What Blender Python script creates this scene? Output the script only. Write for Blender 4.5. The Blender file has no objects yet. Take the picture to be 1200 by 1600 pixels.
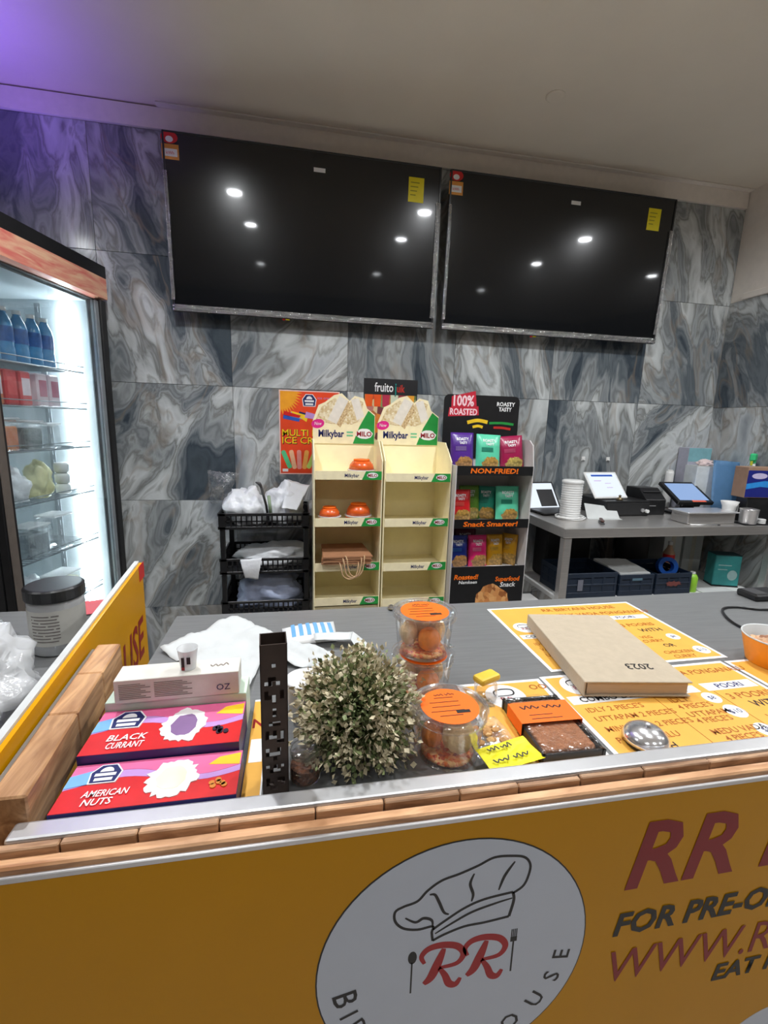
import bpy, bmesh, math, random
from mathutils import Vector, Matrix, noise as mnoise

scene = bpy.context.scene
C = scene.collection
PI = math.pi
rnd = random.Random(7)

# ------------------------------------------------------------------ camera
CAM = Vector((0, 0, 1.45))
def camera(yaw, pitch, roll, fpx):
    y, p, r = (math.radians(a) for a in (yaw, pitch, roll))
    fwd = Vector((math.sin(y) * math.cos(p), math.cos(y) * math.cos(p), -math.sin(p)))
    right = Vector((math.cos(y), -math.sin(y), 0))
    up = right.cross(fwd)
    r2 = math.cos(r) * right + math.sin(r) * up
    u2 = -math.sin(r) * right + math.cos(r) * up
    cd = bpy.data.cameras.new('camera')
    cd.sensor_fit = 'VERTICAL'
    cd.sensor_height = 24
    cd.sensor_width = 18
    cd.lens = 24 * fpx / 1600
    cd.clip_start = 0.02
    o = bpy.data.objects.new('camera', cd)
    m = Matrix((r2, u2, -fwd)).transposed().to_4x4()
    m.translation = CAM
    o.matrix_world = m
    C.objects.link(o)
    scene.camera = o
camera(10.8, 11.0, 1.7, 720)

# ------------------------------------------------------------------ world, exposure
w = bpy.data.worlds.new('world')
scene.world = w
w.use_nodes = True
w.node_tree.nodes['Background'].inputs[0].default_value = (0.75, 0.8, 0.9, 1)
w.node_tree.nodes['Background'].inputs[1].default_value = 0.12
vs = scene.view_settings
vs.view_transform = 'Standard'
vs.look = 'None'
vs.exposure = 0.54
vs.gamma = 1.0
vs.use_curve_mapping = False
DOWNLIGHT_W = 8.4
DOWNLIGHTS = [(-0.41, 1.29), (0.92, 1.33), (2.28, 1.25), (-0.37, 0.55), (0.91, 0.58), (2.3, 0.42), (3.6, 0.4),
              (-1.75, 0.55), (-0.4, -1.0), (0.95, -1.0), (2.3, -1.0)]
PURPLE_W = 2.4

# ------------------------------------------------------------------ materials
MATS = {}
def lin(c):
    return tuple((v / 12.92 if v <= 0.04045 else ((v + 0.055) / 1.055) ** 2.4) for v in c)
def rgb(r, g, b):
    return lin((r / 255, g / 255, b / 255))
def new_mat(name):
    m = bpy.data.materials.new(name)
    m.use_nodes = True
    nt = m.node_tree
    return m, nt, nt.nodes['Principled BSDF']
def mat(name, col, rough=0.5, metal=0.0, var=0.08, scale=30.0, bump=0.0, bscale=None, emit=None, estr=0.0, spec=0.5,
        coat=0.0, stretch=None, trans=0.0, sheen=0.0):
    """plain procedural material: colour broken up by noise, optional fine relief"""
    if name in MATS:
        return MATS[name]
    m, nt, b = new_mat(name)
    N, L = nt.nodes, nt.links
    tc = N.new('ShaderNodeTexCoord')
    src = tc.outputs['Object']
    if stretch:
        mp = N.new('ShaderNodeMapping'); mp.inputs['Scale'].default_value = stretch
        L.new(src, mp.inputs[0]); src = mp.outputs[0]
    no = N.new('ShaderNodeTexNoise'); no.inputs['Scale'].default_value = scale; no.inputs['Detail'].default_value = 4
    L.new(src, no.inputs['Vector'])
    r = N.new('ShaderNodeValToRGB')
    r.color_ramp.elements[0].position = 0.3; r.color_ramp.elements[1].position = 0.7
    r.color_ramp.elements[0].color = tuple(max(0, v * (1 - var)) for v in col) + (1,)
    r.color_ramp.elements[1].color = tuple(min(1, v * (1 + var)) for v in col) + (1,)
    L.new(no.outputs['Fac'], r.inputs[0]); L.new(r.outputs[0], b.inputs['Base Color'])
    b.inputs['Roughness'].default_value = rough
    b.inputs['Metallic'].default_value = metal
    b.inputs['Specular IOR Level'].default_value = spec
    b.inputs['Coat Weight'].default_value = coat
    b.inputs['Coat Roughness'].default_value = 0.05
    if trans: b.inputs['Transmission Weight'].default_value = trans
    if bump:
        n2 = N.new('ShaderNodeTexNoise'); n2.inputs['Scale'].default_value = bscale or scale * 2; n2.inputs['Detail'].default_value = 3
        L.new(src, n2.inputs['Vector'])
        bp = N.new('ShaderNodeBump'); bp.inputs['Strength'].default_value = bump; bp.inputs['Distance'].default_value = 0.01
        L.new(n2.outputs['Fac'], bp.inputs['Height']); L.new(bp.outputs[0], b.inputs['Normal'])
    if emit:
        b.inputs['Emission Color'].default_value = tuple(emit) + (1,)
        b.inputs['Emission Strength'].default_value = estr
    MATS[name] = m
    return m
def clear_mat(name, tint=(1, 1, 1), gloss=0.12, rough=0.06, bump=0.0, milky=0.0, mcol=(.9, .9, .9)):
    """thin clear plastic or glass: see-through with a fresnel shine"""
    if name in MATS:
        return MATS[name]
    m, nt, b = new_mat(name)
    N, L = nt.nodes, nt.links
    N.remove(b)
    tr = N.new('ShaderNodeBsdfTransparent'); tr.inputs[0].default_value = tuple(tint) + (1,)
    gl = N.new('ShaderNodeBsdfGlossy'); gl.inputs['Roughness'].default_value = rough
    gl.inputs[0].default_value = (1, 1, 1, 1)
    lw = N.new('ShaderNodeLayerWeight'); lw.inputs['Blend'].default_value = 0.25
    mr = N.new('ShaderNodeMapRange'); mr.inputs['To Min'].default_value = gloss * 0.4; mr.inputs['To Max'].default_value = min(1, gloss * 4)
    L.new(lw.outputs['Fresnel'], mr.inputs['Value'])
    mx = N.new('ShaderNodeMixShader')
    base = tr.outputs[0]
    if milky:
        df = N.new('ShaderNodeBsdfDiffuse'); df.inputs[0].default_value = tuple(mcol) + (1,)
        m0 = N.new('ShaderNodeMixShader'); m0.inputs[0].default_value = milky
        L.new(tr.outputs[0], m0.inputs[1]); L.new(df.outputs[0], m0.inputs[2]); base = m0.outputs[0]
    L.new(mr.outputs[0], mx.inputs[0]); L.new(base, mx.inputs[1]); L.new(gl.outputs[0], mx.inputs[2])
    L.new(mx.outputs[0], N['Material Output'].inputs[0])
    if bump:
        tc = N.new('ShaderNodeTexCoord')
        n2 = N.new('ShaderNodeTexNoise'); n2.inputs['Scale'].default_value = 45; n2.inputs['Detail'].default_value = 3
        L.new(tc.outputs['Object'], n2.inputs['Vector'])
        bp = N.new('ShaderNodeBump'); bp.inputs['Strength'].default_value = bump; bp.inputs['Distance'].default_value = 0.02
        L.new(n2.outputs['Fac'], bp.inputs['Height']); L.new(bp.outputs[0], gl.inputs['Normal'])
    MATS[name] = m
    return m
def emis(name, col, s, base=0.8):
    if name in MATS: return MATS[name]
    m, nt, b = new_mat(name)
    b.inputs['Base Color'].default_value = (base, base, base, 1)
    b.inputs['Emission Color'].default_value = tuple(col) + (1,)
    b.inputs['Emission Strength'].default_value = s
    MATS[name] = m
    return m
def marble_mat():
    m, nt, b = new_mat('marble_tile')
    N, L = nt.nodes, nt.links
    tc = N.new('ShaderNodeTexCoord'); oi = N.new('ShaderNodeObjectInfo')
    def math_(op, a, bb):
        n = N.new('ShaderNodeMath'); n.operation = op
        for i, v in enumerate((a, bb)):
            if isinstance(v, (int, float)): n.inputs[i].default_value = v
            else: L.new(v, n.inputs[i])
        return n.outputs[0]
    W = math_('MULTIPLY', oi.outputs['Random'], 61.0)
    # turn the veins a little differently on each tile
    rot = N.new('ShaderNodeVectorRotate'); rot.rotation_type = 'Y_AXIS'
    ang = math_('MULTIPLY_ADD', oi.outputs['Random'], 1.3); N[ang.node.name].inputs[2].default_value = -0.75
    L.new(tc.outputs['Object'], rot.inputs['Vector']); L.new(ang, rot.inputs['Angle'])
    mp = N.new('ShaderNodeMapping'); mp.inputs['Scale'].default_value = (1.0, 1.0, 0.42)
    L.new(rot.outputs[0], mp.inputs[0])
    n1 = N.new('ShaderNodeTexNoise'); n1.noise_dimensions = '4D'
    n1.inputs['Scale'].default_value = 2.3; n1.inputs['Detail'].default_value = 3; n1.inputs['Roughness'].default_value = 0.55
    L.new(mp.outputs[0], n1.inputs['Vector']); L.new(W, n1.inputs['W'])
    sub = N.new('ShaderNodeVectorMath'); sub.operation = 'SUBTRACT'; sub.inputs[1].default_value = (.5, .5, .5)
    L.new(n1.outputs['Color'], sub.inputs[0])
    sc = N.new('ShaderNodeVectorMath'); sc.operation = 'SCALE'; sc.inputs['Scale'].default_value = 0.62
    L.new(sub.outputs[0], sc.inputs[0])
    ad = N.new('ShaderNodeVectorMath'); ad.operation = 'ADD'
    L.new(mp.outputs[0], ad.inputs[0]); L.new(sc.outputs[0], ad.inputs[1])
    n2 = N.new('ShaderNodeTexNoise'); n2.noise_dimensions = '4D'
    n2.inputs['Scale'].default_value = 3.5; n2.inputs['Detail'].default_value = 6; n2.inputs['Roughness'].default_value = 0.50
    n2.inputs['Distortion'].default_value = 0.6
    L.new(ad.outputs[0], n2.inputs['Vector']); L.new(W, n2.inputs['W'])
    n3 = N.new('ShaderNodeTexNoise'); n3.noise_dimensions = '4D'
    n3.inputs['Scale'].default_value = 1.7; n3.inputs['Detail'].default_value = 1
    W2 = math_('ADD', W, 19.0)
    L.new(ad.outputs[0], n3.inputs['Vector']); L.new(W2, n3.inputs['W'])
    f = math_('ADD', math_('MULTIPLY', n2.outputs['Fac'], 0.72), math_('MULTIPLY', n3.outputs['Fac'], 0.42))
    f = math_('SUBTRACT', f, 0.07)
    r = N.new('ShaderNodeValToRGB')
    cr = r.color_ramp
    stops = [(0.30, rgb(46, 54, 62)), (0.365, rgb(76, 85, 92)), (0.39, rgb(62, 71, 80)), (0.42, rgb(108, 115, 120)), (0.435, rgb(90, 98, 104)),
             (0.46, rgb(146, 151, 153)), (0.475, rgb(118, 122, 124)), (0.495, rgb(164, 169, 170)), (0.508, rgb(128, 130, 128)), (0.525, rgb(182, 186, 186)),
             (0.555, rgb(206, 210, 210)), (0.575, rgb(160, 162, 160)), (0.59, rgb(192, 197, 199)), (0.64, rgb(150, 156, 161)), (0.72, rgb(92, 102, 112))]
    cr.elements[0].position, cr.elements[1].position = stops[0][0], stops[-1][0]
    cr.elements[0].color = stops[0][1] + (1,); cr.elements[1].color = stops[-1][1] + (1,)
    for p, c in stops[1:-1]:
        e = cr.elements.new(p); e.color = c + (1,)
    L.new(f, r.inputs[0])
    # thin warm veins
    n4 = N.new('ShaderNodeTexNoise'); n4.noise_dimensions = '4D'
    n4.inputs['Scale'].default_value = 2.6; n4.inputs['Detail'].default_value = 4
    W3 = math_('ADD', W, 41.0)
    L.new(ad.outputs[0], n4.inputs['Vector']); L.new(W3, n4.inputs['W'])
    v = math_('ABSOLUTE', math_('SUBTRACT', n4.outputs['Fac'], 0.5), 0.0)
    mr = N.new('ShaderNodeMapRange'); mr.inputs['From Min'].default_value = 0.0; mr.inputs['From Max'].default_value = 0.016
    mr.inputs['To Min'].default_value = 0.35; mr.inputs['To Max'].default_value = 0.0
    L.new(v, mr.inputs['Value'])
    mix = N.new('ShaderNodeMix'); mix.data_type = 'RGBA'
    L.new(mr.outputs[0], mix.inputs[0]); L.new(r.outputs[0], mix.inputs[6]); mix.inputs[7].default_value = rgb(150, 132, 112) + (1,)
    L.new(mix.outputs[2], b.inputs['Base Color'])
    b.inputs['Roughness'].default_value = 0.14
    b.inputs['Specular IOR Level'].default_value = 0.5
    return m
def wood_mat(name, c1, c2, along='X', scale=26):
    if name in MATS: return MATS[name]
    m, nt, b = new_mat(name)
    N, L = nt.nodes, nt.links
    tc = N.new('ShaderNodeTexCoord'); oi = N.new('ShaderNodeObjectInfo')
    mp = N.new('ShaderNodeMapping')
    mp.inputs['Scale'].default_value = {'X': (0.16, 1, 1), 'Y': (1, 0.16, 1), 'Z': (1, 1, .16)}[along]
    L.new(tc.outputs['Object'], mp.inputs[0])
    no = N.new('ShaderNodeTexNoise'); no.noise_dimensions = '4D'
    no.inputs['Scale'].default_value = scale * 3; no.inputs['Detail'].default_value = 5; no.inputs['Distortion'].default_value = 1.2
    mu = N.new('ShaderNodeMath'); mu.operation = 'MULTIPLY'; mu.inputs[1].default_value = 40
    L.new(oi.outputs['Random'], mu.inputs[0]); L.new(mu.outputs[0], no.inputs['W'])
    L.new(mp.outputs[0], no.inputs['Vector'])
    r = N.new('ShaderNodeValToRGB')
    r.color_ramp.elements[0].position = 0.32; r.color_ramp.elements[1].position = 0.68
    r.color_ramp.elements[0].color = c1 + (1,); r.color_ramp.elements[1].color = c2 + (1,)
    L.new(no.outputs['Fac'], r.inputs[0])
    hs = N.new('ShaderNodeHueSaturation')
    m2 = N.new('ShaderNodeMapRange'); m2.inputs['To Min'].default_value = 0.72; m2.inputs['To Max'].default_value = 1.2
    L.new(oi.outputs['Random'], m2.inputs['Value']); L.new(m2.outputs[0], hs.inputs['Value']); L.new(r.outputs[0], hs.inputs['Color'])
    L.new(hs.outputs[0], b.inputs['Base Color'])
    b.inputs['Roughness'].default_value = 0.42
    bp = N.new('ShaderNodeBump'); bp.inputs['Strength'].default_value = 0.25; bp.inputs['Distance'].default_value = 0.004
    L.new(no.outputs['Fac'], bp.inputs['Height']); L.new(bp.outputs[0], b.inputs['Normal'])
    MATS[name] = m
    return m
def cells_mat(name, cols, scale, rough=0.55, bump=0.3):
    """heaped food or granola print: voronoi cells in several colours"""
    if name in MATS: return MATS[name]
    m, nt, b = new_mat(name)
    N, L = nt.nodes, nt.links
    tc = N.new('ShaderNodeTexCoord')
    vo = N.new('ShaderNodeTexVoronoi'); vo.inputs['Scale'].default_value = scale
    L.new(tc.outputs['Object'], vo.inputs['Vector'])
    sep = N.new('ShaderNodeSeparateColor'); L.new(vo.outputs['Color'], sep.inputs[0])
    r = N.new('ShaderNodeValToRGB'); cr = r.color_ramp
    cr.elements[0].color = cols[0] + (1,); cr.elements[1].color = cols[-1] + (1,)
    for i, c in enumerate(cols[1:-1]):
        e = cr.elements.new((i + 1) / (len(cols) - 1)); e.color = c + (1,)
    L.new(sep.outputs[0], r.inputs[0]); L.new(r.outputs[0], b.inputs['Base Color'])
    b.inputs['Roughness'].default_value = rough
    if bump:
        bp = N.new('ShaderNodeBump'); bp.inputs['Strength'].default_value = bump; bp.inputs['Distance'].default_value = 0.005
        bp.invert = True
        L.new(vo.outputs['Distance'], bp.inputs['Height']); L.new(bp.outputs[0], b.inputs['Normal'])
    MATS[name] = m
    return m
def packet_mat(name, col, food, two=None):
    """printed snack pouch: foil colour, a heap of food printed low down"""
    if name in MATS: return MATS[name]
    m, nt, b = new_mat(name)
    N, L = nt.nodes, nt.links
    tc = N.new('ShaderNodeTexCoord')
    mp = N.new('ShaderNodeMapping'); mp.inputs['Location'].default_value = (-0.15, 0, -0.62); mp.inputs['Scale'].default_value = (17, 0, 22)
    mp.vector_type = 'POINT'
    L.new(tc.outputs['Object'], mp.inputs[0])
    ln = N.new('ShaderNodeVectorMath'); ln.operation = 'LENGTH'; L.new(mp.outputs[0], ln.inputs[0])
    no = N.new('ShaderNodeTexNoise'); no.inputs['Scale'].default_value = 60; L.new(tc.outputs['Object'], no.inputs['Vector'])
    ad = N.new('ShaderNodeMath'); ad.operation = 'MULTIPLY_ADD'; ad.inputs[1].default_value = 0.5
    L.new(no.outputs['Fac'], ad.inputs[0]); L.new(ln.outputs['Value'], ad.inputs[2])
    lt = N.new('ShaderNodeMath'); lt.operation = 'LESS_THAN'; lt.inputs[1].default_value = 1.0
    L.new(ad.outputs[0], lt.inputs[0])
    vo = N.new('ShaderNodeTexVoronoi'); vo.inputs['Scale'].default_value = 85; L.new(tc.outputs['Object'], vo.inputs['Vector'])
    r = N.new('ShaderNodeValToRGB')
    r.color_ramp.elements[0].color = food + (1,); r.color_ramp.elements[1].color = tuple(v * 0.35 for v in food) + (1,)
    r.color_ramp.elements[1].position = 0.9
    L.new(vo.outputs['Distance'], r.inputs[0])
    mx = N.new('ShaderNodeMix'); mx.data_type = 'RGBA'
    mx.inputs[6].default_value = col + (1,)
    L.new(lt.outputs[0], mx.inputs[0]); L.new(r.outputs[0], mx.inputs[7]); L.new(mx.outputs[2], b.inputs['Base Color'])
    b.inputs['Roughness'].default_value = 0.28
    bp = N.new('ShaderNodeBump'); bp.inputs['Strength'].default_value = 0.25; bp.inputs['Distance'].default_value = 0.01
    n2 = N.new('ShaderNodeTexNoise'); n2.inputs['Scale'].default_value = 28; L.new(tc.outputs['Object'], n2.inputs['Vector'])
    L.new(n2.outputs['Fac'], bp.inputs['Height']); L.new(bp.outputs[0], b.inputs['Normal'])
    MATS[name] = m
    return m

WHITE = mat('white_paint', rgb(240, 232, 222), 0.6, var=0.03)
CEIL = mat('ceiling_plaster', rgb(234, 224, 208), 0.85, var=0.03, scale=3, bump=0.05, bscale=60)
ROOMW = mat('room_plaster', rgb(120, 116, 112), 0.85, var=0.05, scale=3)
MARBLE = marble_mat()
GROUT = mat('grout', rgb(96, 100, 104), 0.8)
FLOOR = mat('floor_vinyl', rgb(196, 190, 184), 0.4, var=0.15, scale=12)
STEEL = mat('brushed_steel', (0.60, 0.58, 0.56), 0.34, 0.8, var=0.08, scale=8, stretch=(1, 30, 30), bump=0.03)
STEELP = mat('satin_steel', (0.74, 0.74, 0.75), 0.33, 0.75, var=0.04)
WORKTOP = mat('grey_worktop', rgb(134, 135, 135), 0.28, 0.3, var=0.08, scale=10, stretch=(1, 14, 1), bump=0.02)
BLACKP = mat('black_plastic', (0.012, 0.012, 0.013), 0.35, var=0.2)
BLACKM = mat('black_matte', (0.014, 0.014, 0.015), 0.6, var=0.2)
DARKG = mat('dark_grey_plastic', (0.05, 0.05, 0.052), 0.4)
WHITEP = mat('white_plastic', rgb(228, 228, 226), 0.35, var=0.02)
PAPER = mat('white_paper', rgb(204, 207, 206), 0.75, var=0.02, bump=0.04, bscale=20)
YELLOW = mat('sign_yellow', rgb(226, 160, 0), 0.30, var=0.04, scale=3, spec=0.2)
YELLOWM = mat('menu_yellow', rgb(236, 176, 76), 0.4, var=0.03)
CRIMSON = mat('crimson_print', rgb(150, 12, 24), 0.4, var=0.05)
BROWNPR = mat('rust_print', rgb(170, 92, 10), 0.5)
BLACKPR = mat('black_print', (0.012, 0.012, 0.014), 0.45)
WHITEPR = mat('white_print', rgb(240, 240, 240), 0.5, var=0.01)
LOGOW = mat('logo_white', rgb(222, 230, 244), 0.32, var=0.01, spec=0.3)
NAVY = mat('navy_print', rgb(24, 34, 96), 0.45)
BLUEPR = mat('blue_print', rgb(40, 90, 190), 0.45)
GREENPR = mat('green_print', rgb(36, 150, 64), 0.45)
REDPR = mat('red_print', rgb(214, 28, 30), 0.42)
PINKPR = mat('pink_print', rgb(238, 110, 160), 0.45)
LILAC = mat('lilac_print', rgb(196, 150, 214), 0.45)
SKYPR = mat('sky_print', rgb(120, 176, 232), 0.45)
ORANGEPR = mat('orange_print', rgb(250, 112, 20), 0.45)
FLUO = mat('fluorescent_orange', rgb(255, 112, 10), 0.5, var=0.03)
FLUOY = mat('fluorescent_yellow', rgb(248, 240, 10), 0.5, var=0.03)
STKY = mat('sticker_yellow', rgb(240, 222, 10), 0.5, var=0.03)
YELPR = mat('yellow_print', rgb(250, 205, 40), 0.45)
CREAMCARD = mat('cream_card', rgb(252, 240, 200), 0.6, var=0.04, scale=14)
CREAMCARD2 = mat('cream_card_print', rgb(250, 236, 196), 0.5, var=0.06, scale=25)
CARDEDGE = mat('card_edge', rgb(206, 178, 130), 0.8)
WOODB = wood_mat('wood_block', rgb(150, 108, 76), rgb(222, 178, 138), 'X')
WOODR = wood_mat('wood_rail', rgb(160, 112, 74), rgb(222, 174, 130), 'X', 20)
WOODL = wood_mat('wood_beam', rgb(146, 102, 66), rgb(212, 166, 120), 'Y', 18)
CLEAR = clear_mat('clear_plastic', (0.97, 0.97, 0.97), 0.15, 0.06, bump=0.08, milky=0.04)
CLEARB = clear_mat('clear_bag', (0.96, 0.97, 0.98), 0.10, 0.14, bump=0.9, milky=0.06)
MILKY = clear_mat('milky_plastic', (0.9, 0.9, 0.9), 0.12, 0.2, bump=0.5, milky=0.55, mcol=(.86, .87, .88))
BAGW = mat('white_bag_plastic', rgb(226, 228, 232), 0.35, var=0.03, bump=0.5, bscale=24)
BAGB = mat('pale_blue_bag_plastic', rgb(176, 186, 214), 0.35, var=0.05, bump=0.5, bscale=24)
GLASS = clear_mat('door_glass', (0.93, 0.96, 0.97), 0.05, 0.02)

# ------------------------------------------------------------------ mesh helpers
def obj(name, bm, m, parent=None, smooth=False, mats=None):
    me = bpy.data.meshes.new(name)
    bmesh.ops.recalc_face_normals(bm, faces=bm.faces)
    bm.to_mesh(me); bm.free()
    for mm in (mats or [m]):
        me.materials.append(mm)
    if smooth:
        me.polygons.foreach_set('use_smooth', [True] * len(me.polygons))
    o = bpy.data.objects.new(name, me)
    C.objects.link(o)
    if parent: o.parent = parent
    return o
def tag(o, label, cat=None, group=None, kind=None):
    if label: o['label'] = label
    if cat: o['category'] = cat
    if group: o['group'] = group
    if kind: o['kind'] = kind
    return o
def struct(o, label=None):
    o['kind'] = 'structure'
    if label: o['label'] = label
    return o
def thing(name, label, cat, loc=(0, 0, 0), rotz=0.0, group=None, rot=None):
    o = bpy.data.objects.new(name, None)
    o.empty_display_size = 0.05
    C.objects.link(o)
    o.location = loc
    o.rotation_euler = rot if rot else (0, 0, rotz)
    return tag(o, label, cat, group)
def place(o, loc, rotz=0.0, rot=None):
    o.location = loc; o.rotation_euler = rot if rot else (0, 0, rotz)
    return o
def BM(): return bmesh.new()
def box(bm, x0, x1, y0, y1, z0, z1, bev=0.0, seg=1):
    r = bmesh.ops.create_cube(bm, size=1.0)
    vs_ = r['verts']
    for v in vs_:
        v.co = Vector((x0 + (v.co.x + .5) * (x1 - x0), y0 + (v.co.y + .5) * (y1 - y0), z0 + (v.co.z + .5) * (z1 - z0)))
    if bev:
        es = set()
        for v in vs_: es.update(v.link_edges)
        bmesh.ops.bevel(bm, geom=list(es), offset=bev, segments=seg, affect='EDGES', profile=0.5)
    return bm
def bx(*a, **k): return box(BM(), *a, **k)
def lathe(bm, prof, seg=24, c=(0, 0, 0), cap=True, ribs=0, ribamp=0.0):
    rings = []
    for r, z in prof:
        ring = []
        for i in range(seg):
            a = 2 * PI * i / seg
            rr = r * (1 + (ribamp * math.cos(ribs * a) if ribs else 0))
            ring.append(bm.verts.new((c[0] + rr * math.cos(a), c[1] + rr * math.sin(a), c[2] + z)))
        rings.append(ring)
    for a, b in zip(rings, rings[1:]):
        for i in range(seg):
            bm.faces.new((a[i], a[(i + 1) % seg], b[(i + 1) % seg], b[i]))
    if cap:
        bm.faces.new(rings[0][::-1]); bm.faces.new(rings[-1])
    return bm
def catmull(pts, n=6, closed=False):
    P = [Vector(p) for p in pts]
    out = []
    m = len(P)
    rng = range(m if closed else m - 1)
    for i in rng:
        if closed:
            p0, p1, p2, p3 = P[(i - 1) % m], P[i], P[(i + 1) % m], P[(i + 2) % m]
        else:
            p0, p1, p2, p3 = P[max(0, i - 1)], P[i], P[i + 1], P[min(m - 1, i + 2)]
        for k in range(n):
            t = k / n
            out.append(0.5 * ((2 * p1) + (-p0 + p2) * t + (2 * p0 - 5 * p1 + 4 * p2 - p3) * t * t + (-p0 + 3 * p1 - 3 * p2 + p3) * t ** 3))
    if not closed: out.append(P[-1])
    return out
def tube(bm, pts, r, seg=8, closed=False):
    P = [Vector(p) for p in pts]
    rings = []
    n = len(P)
    ref = None
    for i, p in enumerate(P):
        if closed: t = P[(i + 1) % n] - P[i - 1]
        else: t = P[min(n - 1, i + 1)] - P[max(0, i - 1)]
        t.normalize()
        if ref is None:
            ref = t.orthogonal().normalized()
        ref = (ref - t * ref.dot(t)).normalized()
        b2 = t.cross(ref)
        rr = r[i] if isinstance(r, (list, tuple)) else r
        rings.append([bm.verts.new(p + rr * (math.cos(2 * PI * k / seg) * ref + math.sin(2 * PI * k / seg) * b2)) for k in range(seg)])
    m = n if closed else n - 1
    for i in range(m):
        a, b = rings[i], rings[(i + 1) % n]
        for k in range(seg):
            bm.faces.new((a[k], a[(k + 1) % seg], b[(k + 1) % seg], b[k]))
    if not closed:
        bm.faces.new(rings[0][::-1]); bm.faces.new(rings[-1])
    return bm
# frames: map (u right, v up, w out) of a printed face into the thing's space
def FR(origin, ex, ey):
    ex = Vector(ex).normalized(); ey = Vector(ey).normalized(); ez = ex.cross(ey)
    m = Matrix((ex, ey, ez)).transposed().to_4x4(); m.translation = Vector(origin)
    return m
def FRONT(x=0, y=0, z=0): return FR((x, y, z), (1, 0, 0), (0, 0, 1))     # faces -Y
def FLAT(x=0, y=0, z=0): return FR((x, y, z), (1, 0, 0), (0, 1, 0))      # lies face up
def prism(bm, pts, M, w0=0.0, w1=0.0004):
    a = [bm.verts.new(M @ Vector((p[0], p[1], w0))) for p in pts]
    b = [bm.verts.new(M @ Vector((p[0], p[1], w1))) for p in pts]
    n = len(pts)
    bm.faces.new(b); bm.faces.new(a[::-1])
    for i in range(n):
        bm.faces.new((a[i], a[(i + 1) % n], b[(i + 1) % n], b[i]))
    return bm
def rect(u0, u1, v0, v1): return [(u0, v0), (u1, v0), (u1, v1), (u0, v1)]
def rrect(u0, u1, v0, v1, r, n=4):
    out = []
    for cx, cy, a0 in ((u1 - r, v0 + r, -PI / 2), (u1 - r, v1 - r, 0), (u0 + r, v1 - r, PI / 2), (u0 + r, v0 + r, PI)):
        for k in range(n + 1):
            a = a0 + k / n * PI / 2
            out.append((cx + r * math.cos(a), cy + r * math.sin(a)))
    return out
def ell(cu, cv, ru, rv=None, n=28, a=0.0, wob=0.0, seed=0):
    rv = ru if rv is None else rv
    R = random.Random(seed)
    out = []
    for i in range(n):
        t = 2 * PI * i / n
        k = 1 + wob * (R.random() - .5) * 2
        u, v = ru * k * math.cos(t), rv * k * math.sin(t)
        out.append((cu + u * math.cos(a) - v * math.sin(a), cv + u * math.sin(a) + v * math.cos(a)))
    return out
def stroke(bm, pts, width, M, w0, w1, smooth=5, taper=True):
    """a brush line in a printed face"""
    P = catmull([Vector((p[0], p[1])) for p in pts], smooth) if smooth and len(pts) > 2 else [Vector((p[0], p[1])) for p in pts]
    n = len(P)
    L, R = [], []
    for i, p in enumerate(P):
        t = P[min(n - 1, i + 1)] - P[max(0, i - 1)]
        t.normalize()
        nn = Vector((-t.y, t.x))
        k = width / 2
        if taper: k *= 0.45 + 0.55 * math.sin(PI * min(1, max(0, i / (n - 1))))
        L.append(p + nn * k); R.append(p - nn * k)
    for i in range(n - 1):
        prism(bm, [tuple(R[i]), tuple(R[i + 1]), tuple(L[i + 1]), tuple(L[i])], M, w0, w1)
    return bm
def print_(parent, name, pts, M, m, lay=1):
    bm = BM()
    polys = pts if isinstance(pts[0], list) else [pts]
    for p in polys: prism(bm, p, M, 0.0, 0.0003 * lay)
    return obj(name, bm, m, parent)
def text_mesh(body, size=1.0, shear=0.0, bold=0.0, align='LEFT', space=1.0):
    cu = bpy.data.curves.new('lettering', 'FONT')
    cu.body = body; cu.size = size; cu.shear = shear; cu.offset = bold
    cu.align_x = align; cu.space_character = space; cu.resolution_u = 2
    o = bpy.data.objects.new('lettering', cu)
    C.objects.link(o)
    bpy.context.view_layer.update()
    me = bpy.data.meshes.new_from_object(o.evaluated_get(bpy.context.evaluated_depsgraph_get()))
    bpy.data.objects.remove(o); bpy.data.curves.remove(cu)
    return me
def lettering(parent, body, M, m, u0=None, u1=None, v0=0.0, v1=1.0, shear=0.0, bold=0.0, lay=2, name='lettering', warp=None, uc=None):
    """text fitted so capitals run from v0 to v1 and, if given, the width from u0 to u1"""
    h = v1 - v0
    me = text_mesh(body, 1.0, shear, bold)
    xs = [v.co.x for v in me.vertices]; ys = [v.co.y for v in me.vertices]
    if not xs: return None
    x0, x1 = min(xs), max(xs)
    lo = 0.0; hi = max(ys)
    s = h / (hi - lo)
    sx = (u1 - u0) / (x1 - x0) if u1 is not None else s
    if uc is not None: u0 = uc - (x1 - x0) * sx / 2
    for v in me.vertices:
        u = u0 + (v.co.x - x0) * sx; vv = v0 + (v.co.y - lo) * s
        ww = 0.0003 * lay
        if warp: ww += warp(u, vv)
        v.co = M @ Vector((u, vv, ww))
    me.name = name
    me.materials.clear(); me.materials.append(m)
    o = bpy.data.objects.new(name, me)
    C.objects.link(o); o.parent = parent
    return o
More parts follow.
